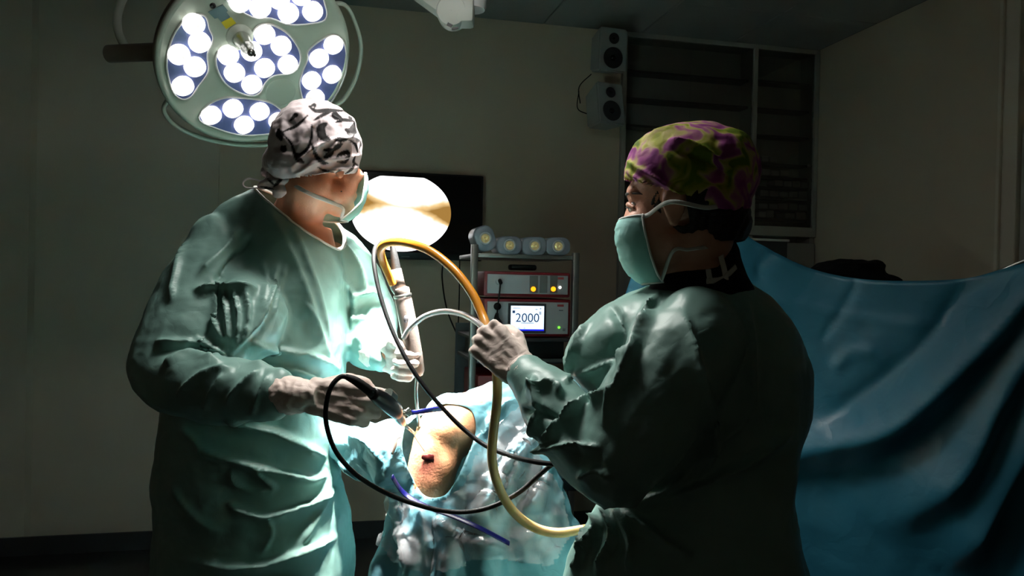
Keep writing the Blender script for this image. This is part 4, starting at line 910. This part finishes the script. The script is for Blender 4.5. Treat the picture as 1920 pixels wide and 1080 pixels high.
# cap
cc = SH+np.array([-0.012, 0, 0.034])*sS@sA
kn = P(528, 322, 1.90)
cp_ = [ellipsoid(cc, np.array((0.113, 0.091, 0.104))*sS, sA, 32, 20), ellipsoid(cc+np.array([-0.03, 0.01, -0.045])*sS@sA, np.array((0.088, 0.084, 0.055))*sS, sA), ellipsoid(P(590, 205, 1.93), (0.05, 0.05, 0.025)), ellipsoid(P(540, 300, 1.92), (0.03, 0.03, 0.034))]
V, F = remesh(cp_, 0.003, 6); N = vnormals(V, F)
V = V + N*(0.006*(0.3-crumple(V*np.array([20, 20, 14]), 17)) + 0.004*fbm(V*24, 12))[:, None]
V = folds(V, F, [([(545, 330), (600, 300), (680, 290)], 5, .006), ([(540, 318), (600, 270), (678, 250)], 6, .006), ([(545, 310), (580, 240), (640, 205)], 7, .005), ([(548, 335), (620, 318), (682, 312)], 4, .006), ([(600, 300), (640, 260), (680, 262)], 5, .005), ([(590, 200), (600, 240), (590, 290)], 5, .004), ([(620, 215), (650, 240), (660, 300)], 5, .005)])
L = ((V-SH)@sA.T)/sS
V2, F2 = shell(V, F, L[:, 2] > -0.036+0.25*np.maximum(0, L[:, 0]-0.01)+0.3*np.minimum(0, L[:, 0]+0.03))
def printed(name, base, ink):
    m = cloth_mat(name, base, 0.7, 0.2, 0.1, 40); nt = m.node_tree; b = nt.nodes['Principled BSDF']
    a = nt.nodes.new('ShaderNodeAttribute'); a.attribute_name = 'ink'; mx = nt.nodes.new('ShaderNodeMix'); mx.data_type = 'RGBA'
    mx.inputs['A'].default_value = (*lin(base), 1); mx.inputs['B'].default_value = (*lin(ink), 1)
    nt.links.new(a.outputs['Fac'], mx.inputs['Factor']); nt.links.new(mx.outputs['Result'], b.inputs['Base Color']); return m
printed('print_cap', (206, 192, 194), (16, 13, 13))
k2 = lambda L_: [(x/3.273+440, y/3.273+170) for x, y in L_]
INK = [(k2([(300, 250), (380, 215), (450, 150)]), 1.7), (k2([(300, 270), (350, 330), (370, 390), (410, 390), (450, 350), (470, 290), (475, 210)]), 2.0), (k2([(470, 320), (500, 400), (540, 440), (570, 445)]), 2.6), (k2([(560, 205), (530, 230), (540, 280), (580, 300)]), 5.0), (k2([(455, 95), (500, 125), (580, 120), (680, 125)]), 2.2), (k2([(460, 100), (490, 85), (490, 110)]), 1.6), (k2([(610, 120), (620, 155), (650, 165)]), 4.0), (k2([(490, 180), (540, 150), (600, 125)]), 2.0), (k2([(620, 195), (670, 180), (740, 190)]), 2.2), (k2([(740, 200), (720, 250), (685, 240)]), 5.5), (k2([(610, 300), (690, 300)]), 3.0), (k2([(550, 365), (590, 370), (570, 400), (550, 410)]), 3.6), (k2([(600, 370), (630, 345), (660, 325)]), 2.8), (k2([(700, 300), (740, 330), (755, 380)]), 1.6), (k2([(765, 360), (780, 300), (790, 290), (775, 340)]), 1.4), (k2([(625, 410), (650, 390), (690, 380), (700, 400), (680, 410)]), 2.6), (k2([(270, 240), (285, 300)]), 4.5), (k2([(370, 380), (390, 420), (420, 440)]), 3.5), (k2([(510, 470), (560, 495), (610, 500)]), 1.5), (k2([(620, 510), (645, 495), (660, 520)]), 1.8), (k2([(680, 510), (720, 480), (740, 440)]), 1.6), (k2([(740, 400), (730, 440), (760, 460)]), 1.5), (k2([(290, 340), (300, 360), (310, 340)]), 3.5), (k2([(340, 185), (375, 150), (380, 160)]), 2.6), (k2([(630, 435), (670, 440), (700, 420)]), 2.0), (k2([(700, 150), (720, 175)]), 2.5)]
def ink_attr(o, V, lines, axis_c, ax):
    pr = proj(V); N_ = nrm_rows(V-axis_c); front = (N_*nrm_rows(V-C)).sum(1) < 0.05
    a = np.zeros(len(V))
    for pts, w_ in lines:
        d, t, s = poly_dist(pr[:, :2], cr(pts, 6)); a = np.maximum(a, np.clip((1.25*w_*(0.55+0.9*np.sin(np.clip(t, 0, 1)*PI))+0.6-d)/1.2, 0, 1))
    back = np.clip((0.10-np.abs(vnoise(V*22, 77)))*18, 0, 1)
    a = np.where(front, a, back)
    at_ = o.data.attributes.new('ink', 'FLOAT', 'POINT'); at_.data.foreach_set('value', a.astype(np.float32))
cap = add_mesh('cap', V2, F2, M['print_cap'], sur); ink_attr(cap, V2, INK, cc, sA); solid(cap, 0.002)
# gathered tail and tie of the cap
tp = []
for (a, b, c, ra, rb, nth) in (((545, 312, 1.90), (520, 330, 1.89), (500, 355, 1.90), .022, .020, .010), ((548, 325, 1.89), (530, 345, 1.88), (512, 352, 1.89), .018, .022, .008), ((550, 330, 1.885), (556, 345, 1.88), (560, 352, 1.885), .014, .012, .005), ((540, 305, 1.9), (515, 312, 1.9), (500, 330, 1.905), .012, .014, .006), ((535, 330, 1.895), (505, 342, 1.9), (488, 348, 1.91), .016, .012, .006)):
    pts = [P(*a), P(*b), P(*c)]; tp.append(tube(pts, [(ra, nth*1.4), (ra*1.1, nth), (rb, nth)], 14, k=5, ref=CU))
V, F = remesh(tp, 0.0028, 3); N = vnormals(V, F); V = V + N*(0.006*np.sin(V@CU*160+3*vnoise(V*25, 4)) + 0.004*fbm(V*40, 3))[:, None]
tail = add_mesh('cap_tail', V, F, M['print_cap'], cap); tail.matrix_parent_inverse = Matrix.Identity(4); ink_attr(tail, V, [(k2([(240, 590), (270, 560), (300, 530)]), 2.0), (k2([(200, 540), (240, 575)]), 1.5), (k2([(160, 590), (240, 605)]), 1.4), (k2([(350, 480), (380, 450), (400, 440)]), 1.4), (k2([(285, 340), (300, 350)]), 2.2)], P(560, 330, 1.95), sA)
for pl in ([(520, 318, 1.89), (502, 300, 1.885), (498, 308, 1.885), (512, 325, 1.888)], [(505, 345, 1.9), (470, 335, 1.9), (456, 342, 1.9), (462, 352, 1.9), (495, 352, 1.9)]):
    add_mesh('cap_tie', *tube([P(*q) for q in pl], [(0.004, 0.0015)]*len(pl), 8, k=6), M['print_cap'], cap).matrix_parent_inverse = Matrix.Identity(4)
# mask and its tie
def mask_shell(c, ax, s, name, person, narrow=0.0):
    rows_ = [(-0.018, 0.109, 0.064, 0.054), (-0.030, 0.115, 0.068, 0.052), (-0.046, 0.118, 0.070, 0.050), (-0.064, 0.116, 0.070, 0.047), (-0.085, 0.112, 0.068, 0.044), (-0.105, 0.106, 0.064, 0.040), (-0.122, 0.094, 0.057, 0.036), (-0.134, 0.076, 0.048, 0.030)]
    rows_ = [(z, xf, yw-narrow*0.25, xs+narrow*max(0.0, min(1.0, (z+0.135)/0.05))) for z, xf, yw, xs in rows_]
    R_ = cr(np.array(rows_), 6); th = np.linspace(-PI/2, PI/2, 41); G = []
    for i, (z, xf, yw, xs) in enumerate(R_):
        ple = 0.0022*(((i/ len(R_))*5) % 1.0)*np.cos(th)
        x = xs+(xf-xs)*np.cos(th)**0.8+ple; y = yw*np.sin(th)
        G.append(np.stack([x, y, np.full(len(th), z)], 1))
    G = np.array(G)*s; nu_, nv_ = G.shape[:2]; V = G.reshape(-1, 3)@ax+c
    F = [(i*nv_+j, i*nv_+j+1, (i+1)*nv_+j+1, (i+1)*nv_+j) for i in range(nu_-1) for j in range(nv_-1)]
    V = V + np.outer(0.0018*fbm(V*45, 51), ax[0])
    o = solid(add_mesh(name, V, F, M['mask'], person), 0.0018, 0)
    e = np.concatenate([G[:, 0], G[-1, 1:], G[::-1, -1][1:], G[0, ::-1][1:-1]])@ax+c
    add_mesh('mask_edge', *tube(e, 0.0022, 6, closed=True), M['mask_white'], o).matrix_parent_inverse = Matrix.Identity(4)
    return o, lambda i, j: G[i, j]@ax+c, nu_, nv_
sm, gq, a_, b_ = mask_shell(SH, sA, sS, 'mask', sur, 0.034)
def strap(pts, w, parent, m='mask_white', ref=None, nm='mask_strap', k=6):
    o = add_mesh(nm, *tube(pts, [(w, 0.0013)]*len(pts), 8, k=k, ref=CU if ref is None else ref), M[m], parent); o.matrix_parent_inverse = Matrix.Identity(4); return o
side = 0 if np.dot(gq(5, 0)-gq(5, -1), HF) < 0 else -1
strap([gq(a_-2, side), snap(643, 390, SBV, SBF, .004), snap(615, 377, SBV, SBF, .004), snap(585, 365, SBV, SBF, .004), snap(560, 352, SBV, SBF, .004), P(545, 340, 1.89)], 0.005, sm)
# gloves
RH = hand_parts(P(590, 742, 1.645), P(720, 768, 1.66)-P(590, 742, 1.645), -HF+0.25*UP, 1.08, [(30, 62, 35), (42, 70, 40), (48, 75, 40), (52, 75, 40)], [(0.018, 0.026, -0.01), (0.052, 0.046, -0.022), (0.088, 0.044, -0.034), (0.112, 0.026, -0.044)], UP)
glove_mesh('glove', RH, [P(500, 740, 1.668), P(530, 741, 1.66), P(565, 742, 1.65), P(600, 744, 1.645)], [(.052, .046), (.052, .044), (.046, .036), (.036, .026)], sur)
LH = hand_parts(P(716, 668, 2.02), P(792, 684, 1.965)-P(716, 668, 2.02), HF+0.25*HR+0.1*UP, 1.05, [(55, 80, 45), (60, 85, 45), (62, 85, 45), (62, 85, 45)], [(0.018, 0.026, -0.01), (0.048, 0.046, -0.024), (0.078, 0.045, -0.042), (0.098, 0.034, -0.05)], UP)
glove_mesh('glove', LH, [P(684, 640, 2.11), P(696, 651, 2.08), P(708, 662, 2.04), P(720, 669, 2.02)], [.050, .048, .042, .030], sur)
# visible cuffs of the sleeves
# ------------------------------------------------------------------ the assistant
ns_c = P(1310, 900, 1.52)
nur = thing('person', 'assistant in dark green gown and magenta-and-lime cap, holding the tubes', 'person', (ns_c[0], ns_c[1], 0))
NH = P(1277, 383, 1.5); nfw = nrm(-HR*math.cos(math.radians(24))+HF*math.sin(math.radians(24))); nA = head_axes(nfw-UP*0.10); nS = 1.09
bp = head_parts(NH, nA, nS)
bp += limb3([NH+np.array([-0.035, 0, -0.06])*nS@nA, P(1298, 470, 1.51), P(1310, 525, 1.52)], [0.056, 0.057, 0.075])
bp += [ring_torso([(515, 1240, 1390, 1.52, .07), (600, 1190, 1430, 1.52, .12), (750, 1190, 1440, 1.52, .13), (950, 1200, 1440, 1.52, .13), (1040, 1190, 1440, 1.52, .14)], 28)]
bp += chain([(1305, 650, 1.44), (1160, 850, 1.34), (1070, 770, 1.41), (985, 700, 1.50)], [.05, .042, .04, .027])
bp += legs_parts(ns_c, nfw, P(1310, 1010, 1.52)[2], 0.09)
V, F = remesh(bp, 0.0055, 5); V = dent_eyes(V, NH, nA, nS); NBV, NBF = V, F
nb = add_mesh('body', V, F, M['skin_fair'], nur)
def hl(x, y, z): return np.array([x, y, z])*nS@nA+NH
_LB = ((NBV-NH)@nA.T)/nS
def face(y, z, lift=0.0):
    d = np.hypot(_LB[:, 1]-y, _LB[:, 2]-z); d[_LB[:, 0] < 0.03] = 9
    i = np.argsort(d)[:4]; return hl(_LB[i, 0].mean()+lift, y, z)
for y in (-0.033, 0.033):
    e = add_mesh('eye', *ellipsoid(hl(0.0725, y, -0.001), [0.0125*nS]*3, nA), M['eye_white'], nur)
    add_mesh('iris', *ellipsoid(hl(0.0822, y*1.02, -0.002), np.array([0.0035, 0.0058, 0.0058])*nS, nA), M['iris'], e).matrix_parent_inverse = Matrix.Identity(4)
    lid = add_mesh('eyelid', *tube([hl(0.072, y-0.017, -0.003), hl(0.0815, y-0.008, 0.0045), hl(0.0840, y, 0.006), hl(0.0815, y+0.008, 0.0045), hl(0.070, y+0.018, -0.003)], [0.003, 0.005, 0.0055, 0.005, 0.003], 8, k=5), M['skin_fair'], nur)
    add_mesh('eyelashes', *tube([hl(0.072, y-0.017, -0.003), hl(0.0845, y-0.008, 0.0), hl(0.0885, y, 0.0015), hl(0.0845, y+0.008, 0.0), hl(0.069, y+0.02, -0.004)], [(0.0016, 0.001)]*5, 6, k=5), M['lash'], nur)
    add_mesh('eyebrow', *tube([face(y*0.5, 0.019), face(y*0.8, 0.023), face(y*1.2, 0.0245), face(y*1.55, 0.021), face(y*1.75, 0.016)], [0.0018, 0.0026, 0.0026, 0.002, 0.001], 6, k=5), M['brow'], nur)
V, F = remesh([ellipsoid(hl(-0.022, 0, 0.012), np.array((0.092, 0.0815, 0.085))*nS, nA, 32, 20), ellipsoid(hl(-0.072, 0, -0.035), np.array((0.045, 0.062, 0.05))*nS, nA)], 0.004, 4)
L = ((V-NH)@nA.T)/nS; N = vnormals(V, F); V = V + N*(0.0015*np.sin(L[:, 0]*420+L[:, 2]*260+3*vnoise(V*20, 2)))[:, None]
V, F = shell(V, F, (L[:, 0] < 0.052-0.25*np.maximum(0, 0.03-L[:, 2])) & ~((np.abs(L[:, 0]+0.002) < 0.022) & (np.abs(L[:, 2]+0.014) < 0.034) & (np.abs(L[:, 1]) > 0.06)) & (L[:, 2] > -0.075+0.4*np.maximum(0, L[:, 0]+0.02)*3))
V = smooth_rim(V, F, 30); solid(add_mesh('hair', V, F, M['hair'], nur), 0.003)
# gown
parts = [ring_torso([(512, 1290, 1378, 1.53, .05), (530, 1238, 1408, 1.53, .085), (560, 1170, 1445, 1.53, .12), (600, 1110, 1485, 1.52, .145), (650, 1072, 1512, 1.52, .155), (700, 1075, 1520, 1.52, .16), (760, 1110, 1512, 1.52, .16), (840, 1140, 1490, 1.52, .16), (920, 1135, 1482, 1.52, .165), (980, 1105, 1490, 1.52, .18), (1080, 1062, 1520, 1.52, .2), (1300, 1010, 1580, 1.52, .23), (1500, 1000, 1600, 1.52, .24)], 48)]
parts += chain([(1305, 632, 1.42), (1245, 715, 1.37), (1170, 850, 1.33), (1130, 868, 1.345), (1075, 805, 1.40), (1025, 745, 1.46), (988, 705, 1.50)], [.088, .098, .086, .074, .068, .052, .034], 20)
V, F = remesh(parts, 0.0055, 7); N = vnormals(V, F)
V = V + N*(0.009*fbm(V*5.5, 61) + 0.009*(0.33-crumple(V*np.array([6, 6, 4.5]), 29)) + 0.002*fbm(V*22, 64))[:, None]
NF = [([(1238, 545), (1193, 655), (1130, 808)], 14, .02), ([(1107, 600), (1080, 660), (1066, 712)], 8, .014), ([(1072, 704), (1130, 685), (1190, 662)], 9, .012), ([(1000, 840), (1060, 836), (1125, 838)], 9, .018), ([(1056, 778), (1100, 750), (1165, 738)], 10, .016), ([(1000, 700), (1010, 760), (1000, 830)], 9, .016), ([(985, 740), (1030, 720), (1060, 740)], 9, .016), ([(970, 770), (1010, 770), (1060, 790)], 8, -.012), ([(1010, 860), (1040, 800), (1080, 760)], 9, .014), ([(1400, 540), (1412, 735), (1380, 800), (1280, 890)], 14, .016), ([(1282, 575), (1325, 745), (1340, 830), (1310, 900)], 14, .018), ([(1240, 940), (1320, 905), (1420, 850), (1490, 800)], 14, .02), ([(1170, 950), (1230, 930), (1300, 880)], 12, .014), ([(1140, 560), (1170, 620), (1150, 700)], 12, -.014), ([(1100, 960), (1130, 985), (1095, 1040)], 8, .022), ([(1130, 945), (1155, 1000), (1120, 1078)], 9, .020), ([(1150, 945), (1185, 1010), (1180, 1080)], 10, .016), ([(1105, 985), (1100, 1030), (1075, 1080)], 7, .016), ([(1160, 950), (1230, 1000), (1300, 1050)], 12, .014), ([(1060, 640), (1070, 690), (1062, 720)], 6, .012), ([(1080, 900), (1120, 880), (1150, 900)], 10, .012)]
V = folds(V, F, NF)
pk = [P(1252, 512, 1.50), P(1345, 528, 1.40), P(1395, 500, 1.55)]; pn = nrm(np.cross(pk[1]-pk[0], pk[2]-pk[0])); pn = pn if pn[2] > 0 else -pn
nc = P(1315, 512, 1.52)
V2, F2 = shell(V, F, ~(((V-pk[0])@pn > 0.0) & (np.linalg.norm(V-nc, axis=1) < 0.14)))
gown = solid(add_mesh('gown', V2, F2, M['gown'], nur), 0.0025)
rl = rim_loop(V2, F2); add_mesh('neck_binding', *tube(rl, [(0.005, 0.0025)]*len(rl), 8, closed=True), M['gown'], gown).matrix_parent_inverse = Matrix.Identity(4)
us = remesh([ring_torso([(482, 1276, 1372, 1.52, .052), (500, 1262, 1385, 1.52, .066), (530, 1225, 1405, 1.52, .092), (600, 1190, 1440, 1.52, .12)], 28), capsule(P(1330, 485, 1.52), P(1330, 540, 1.52), .06, .08)], 0.006, 4)
add_mesh('undershirt', *us, M['black_cloth'], nur)
# cap
cp_ = [ellipsoid(hl(-0.016, 0, 0.046), np.array((0.112, 0.092, 0.096))*nS, nA, 32, 20), ellipsoid(hl(-0.078, 0, 0.05), np.array((0.062, 0.078, 0.072))*nS, nA), ellipsoid(hl(-0.06, 0, 0.0), np.array((0.06, 0.078, 0.05))*nS, nA)]
V, F = remesh(cp_, 0.0033, 6); N = vnormals(V, F)
V = V + N*(0.005*(0.3-crumple(V*np.array([12, 12, 9]), 71)) + 0.004*fbm(V*14, 72))[:, None]
V = folds(V, F, [([(1166, 312), (1215, 345), (1290, 388)], 6, .007), ([(1170, 298), (1225, 330), (1300, 375)], 6, .006), ([(1168, 322), (1205, 352), (1270, 390)], 4, .006), ([(1250, 262), (1310, 275), (1390, 330)], 9, .010), ([(1255, 275), (1320, 300), (1385, 345)], 7, -.008), ([(1180, 285), (1220, 250), (1280, 235)], 9, .005)])
L = ((V-NH)@nA.T)/nS
V, F = shell(V, F, L[:, 2] > 0.0125+0.42*np.clip(L[:, 0], -0.06, 0.12)+0.30*np.minimum(0, L[:, 0]+0.04))
def flower_mat():
    m = cloth_mat('flower_cap', (150, 70, 130), 0.7, 0.2, 0.1, 40); nt = m.node_tree; b = nt.nodes['Principled BSDF']; Lk = nt.links.new
    tc = nt.nodes.new('ShaderNodeTexCoord'); n0 = nt.nodes.new('ShaderNodeTexNoise'); n0.inputs['Scale'].default_value = 14; n0.inputs['Detail'].default_value = 2; Lk(tc.outputs['Object'], n0.inputs['Vector'])
    mv = nt.nodes.new('ShaderNodeMix'); mv.data_type = 'VECTOR'; mv.inputs['Factor'].default_value = 0.06; Lk(tc.outputs['Object'], mv.inputs['A']); Lk(n0.outputs['Color'], mv.inputs['B'])
    v = nt.nodes.new('ShaderNodeTexNoise'); v.inputs['Scale'].default_value = 22; v.inputs['Detail'].default_value = 1.5; v.inputs['Distortion'].default_value = 0.8; Lk(mv.outputs['Result'], v.inputs['Vector'])
    sp = nt.nodes.new('ShaderNodeSeparateColor'); Lk(v.outputs['Color'], sp.inputs[0])
    r = nt.nodes.new('ShaderNodeValToRGB'); E = r.color_ramp.elements; E[0].position = 0.36; E[0].color = (*lin((140, 60, 130)), 1); E[1].position = 0.66; E[1].color = (*lin((110, 135, 30)), 1)
    for p_, c_ in ((0.44, (165, 80, 145)), (0.50, (190, 130, 150)), (0.54, (200, 185, 120)), (0.60, (170, 172, 55))): k = E.new(p_); k.color = (*lin(c_), 1)
    Lk(sp.outputs[0], r.inputs['Fac']); Lk(r.outputs['Color'], b.inputs['Base Color'])
flower_mat()
cap = solid(add_mesh('cap', V, F, M['flower_cap'], nur), 0.002)
tl_ = [P(1362, 392, 1.53), P(1378, 408, 1.53), P(1384, 425, 1.535)]
V, F = remesh([tube(tl_, [(.016, .006), (.022, .006), (.010, .004)], 14, k=5, ref=CR), tube([P(1368, 385, 1.53), P(1395, 392, 1.535), P(1402, 402, 1.54)], [(.012, .006), (.014, .005), (.006, .004)], 12, k=5, ref=CU)], 0.003, 3)
add_mesh('cap_tail', V + vnormals(V, F)*(0.003*fbm(V*50, 2))[:, None], F, M['flower_cap'], cap).matrix_parent_inverse = Matrix.Identity(4)
# mask
nm_, gq, a_, b_ = mask_shell(NH, nA, nS, 'mask', nur)
side = 0 if np.dot(gq(5, 0)-gq(5, -1), HF) < 0 else -1
strap([gq(1, side), snap(1215, 403, NBV, NBF, .006), hl(-0.002, 0.098, -0.006), P(1322, 389, 1.392), P(1358, 385, 1.42), P(1388, 388, 1.48)], 0.0042, nm_)
strap([gq(a_-3, side), snap(1262, 471, NBV, NBF, .006), snap(1290, 468, NBV, NBF, .006), snap(1312, 465, NBV, NBF, .008), P(1334, 462, 1.445), P(1353, 461, 1.455)], 0.0042, nm_)
strap([P(1353, 461, 1.455), P(1352, 480, 1.45), P(1358, 505, 1.44), P(1362, 528, 1.435)], 0.0052, nm_, ref=CR)
strap([P(1352, 462, 1.465), P(1348, 468, 1.46), P(1340, 474, 1.458), P(1338, 466, 1.46)], 0.004, nm_, ref=CR)
strap([P(1380, 500, 1.45), P(1368, 512, 1.44), P(1352, 524, 1.435), P(1325, 527, 1.42)], 0.0055, gown, 'trim_white', nm='neck_tie')
strap([P(1328, 505, 1.43), P(1330, 518, 1.425), P(1332, 528, 1.425)], 0.005, gown, 'trim_white', ref=CR, nm='neck_tie')
# gloved left hand gripping the tubes
HW = P(972, 690, 1.515)
LH2 = hand_parts(HW, P(893, 618, 1.56)-HW, -HF+0.1*UP+0.15*HR, 1.02, [(68, 80, 45), (62, 85, 45), (62, 85, 45), (60, 85, 45)], [(0.02, 0.026, -0.008), (0.05, 0.046, -0.018), (0.082, 0.046, -0.036), (0.104, 0.032, -0.046)], nrm(CU*0.7+CR*0.55))
glove_mesh('glove', LH2, [P(999, 712, 1.49), P(990, 706, 1.497), P(980, 697, 1.507), P(968, 687, 1.516)], [(.039, .036), (.039, .036), (.036, .03), (.032, .024)], nur)
# ------------------------------------------------------------------ instruments, tubes and cables
hp = thing('shaver_handpiece', 'grey metal shaver handpiece upright in the bright gloved hand', 'surgical tool', P(778, 700, 1.95))
a0, a1 = P(752, 541, 1.93), P(785, 705, 1.945); ax_ = nrm(a1-a0); Lh = np.linalg.norm(a1-a0)
add_mesh('body', *lathe([(0.012, -0.004), (0.0195, 0.0), (0.0205, 0.006), (0.0195, 0.012), (0.0195, 0.02), (0.021, 0.03), (0.0215, Lh*0.5), (0.020, Lh*0.75), (0.017, Lh*0.95), (0.010, Lh)], a0, ax_, 32), M['handpiece'], hp, sharp=40)
add_mesh('collar', *lathe([(0.0215, 0.014), (0.0225, 0.016), (0.0225, 0.02), (0.0215, 0.022)], a0, ax_, 32, False), M['steel'], hp)
add_mesh('button', *ellipsoid(a0+ax_*0.075-HF*0.020, (0.006, 0.004, 0.010)), M['dark_grey'], hp)
add_mesh('hose_nozzle', *tube([P(735, 531, 1.92), P(738, 541, 1.922), P(744, 549, 1.925)], 0.0075, 12, k=3), M['steel'], hp)
add_mesh('neck', *tube([P(750, 543, 1.93), P(742, 505, 1.93)], [0.0155, 0.0135], 16), M['handpiece'], hp)
add_mesh('strain_relief', *tube([P(744, 512, 1.93), P(739, 480, 1.93), P(735, 458, 1.93)], [0.0118, 0.0095, 0.0055], 14, k=4), M['black_rubber'], hp)
add_mesh('shaft', *tube([a1-ax_*0.01, P(780, 740, 1.945), P(786, 800, 1.92)], 0.0042, 10, k=4), M['steel'], hp)
sc = thing('arthroscope', 'black camera head with metal scope held in the shadowed gloved hand', 'surgical tool', P(738, 768, 1.70))
add_mesh('strain_relief', *tube([P(648, 706, 1.585), P(668, 715, 1.585), P(700, 738, 1.60)], [0.0055, 0.009, 0.0105], 14, k=4), M['black_rubber'], sc)
add_mesh('camera_head', *tube([P(698, 737, 1.60), P(715, 748, 1.63), P(738, 766, 1.68), P(744, 776, 1.71)], [0.012, 0.017, 0.0175, 0.013], 18, k=4), M['black'], sc)
add_mesh('metal_ring', *tube([P(722, 742, 1.66), P(732, 752, 1.67)], 0.0195, 20), M['steel'], sc, sharp=40)
add_mesh('coupler', *tube([P(743, 774, 1.71), P(750, 785, 1.74), P(756, 795, 1.77)], [0.010, 0.012, 0.007], 16, k=3), M['steel'], sc)
add_mesh('stopcock', *tube([P(751, 786, 1.745), P(760, 774, 1.75), P(768, 766, 1.755)], [0.006, 0.005, 0.004], 10, k=3), M['steel'], sc)
add_mesh('stopcock_lever', *tube([P(757, 770, 1.745), P(769, 778, 1.752)], [0.003, 0.005], 10), M['steel'], sc)
add_mesh('sheath', *tube([P(755, 794, 1.765), P(776, 812, 1.84)], 0.0035, 10), M['steel'], sc)
tw = tag(add_mesh('guide_wire', *tube([P(770, 806, 1.80), P(782, 826, 1.83), P(796, 846, 1.86)], 0.0009, 6, k=4), M['steel']), 'thin steel wire running down into the knee incision', 'wire')
nd = tag(add_mesh('drape_clip', *tube([snap(735, 852, DV, DF, .006), snap(741, 836, DV, DF, .008), snap(744, 824, DV, DF, .008), snap(752, 819, DV, DF, .004)], [0.003, 0.0034, 0.0022, 0.0018], 8, k=4), M['lamp_side']), 'small hooked metal clip lying on the white lit drape beside the knee', 'clip')
# hoses
yt = [(737, 534, 1.92), (729, 515, 1.91), (718, 490, 1.89), (714, 468, 1.86), (728, 455, 1.83), (760, 455, 1.80), (805, 470, 1.76), (850, 505, 1.71), (885, 550, 1.67), (903, 588, 1.64), (912, 612, 1.615), (922, 650, 1.585), (931, 695, 1.575), (932, 750, 1.58), (925, 810, 1.60), (923, 865, 1.62), (936, 915, 1.64), (962, 958, 1.65), (1000, 988, 1.65), (1045, 999, 1.64), (1100, 992, 1.62)]
hv, hf = tube([P(*q) for q in yt], 0.0098, 14, k=8)
ho = add_mesh('suction_hose', hv, hf, M['amber_tube'])
fl = np.clip((88-np.minimum(np.arange(len(hv))//14, len(hv)//14))/14.0, 0, 1); fl[-2] = 1; fl[-1] = 0
ho.data.attributes.new('fill', 'FLOAT', 'POINT').data.foreach_set('value', fl.astype(np.float32))
tag(ho, 'amber suction hose arching from the handpiece through the glove to the drape', 'hose')
tag(add_mesh('grey_hose', *tube([P(*q) for q in [(757, 634, 1.92), (770, 614, 1.90), (797, 593, 1.86), (830, 584, 1.80), (862, 588, 1.73), (888, 600, 1.65), (906, 616, 1.60), (918, 640, 1.575)]], 0.0066, 12, k=8), M['grey_tube']), 'short grey hose arching from the handpiece into the glove', 'hose')
tag(add_mesh('shaver_cable', *tube([P(*q) for q in [(735, 462, 1.93), (727, 452, 1.92), (712, 453, 1.90), (702, 470, 1.88), (702, 500, 1.86), (712, 550, 1.84), (730, 606, 1.82), (752, 655, 1.80), (778, 700, 1.785), (812, 745, 1.77), (860, 796, 1.74), (905, 832, 1.70), (950, 852, 1.65), (1003, 866, 1.58), (1060, 872, 1.56)]], 0.0052, 10, k=8), M['black_rubber']), 'black cable looping from the handpiece top down to the sleeve of the assistant', 'cable')
tag(add_mesh('camera_cable', *tube([P(*q) for q in [(654, 708, 1.585), (638, 707, 1.58), (620, 727, 1.57), (611, 765, 1.57), (614, 805, 1.58), (632, 850, 1.60), (668, 890, 1.63), (715, 920, 1.66), (765, 941, 1.68), (820, 956, 1.69), (872, 960, 1.69), (925, 949, 1.68), (975, 922, 1.66), (1012, 890, 1.63), (1060, 850, 1.6)]], 0.0050, 10, k=8), M['black_rubber']), 'black camera cable drooping in a loop below the shadowed glove', 'cable')
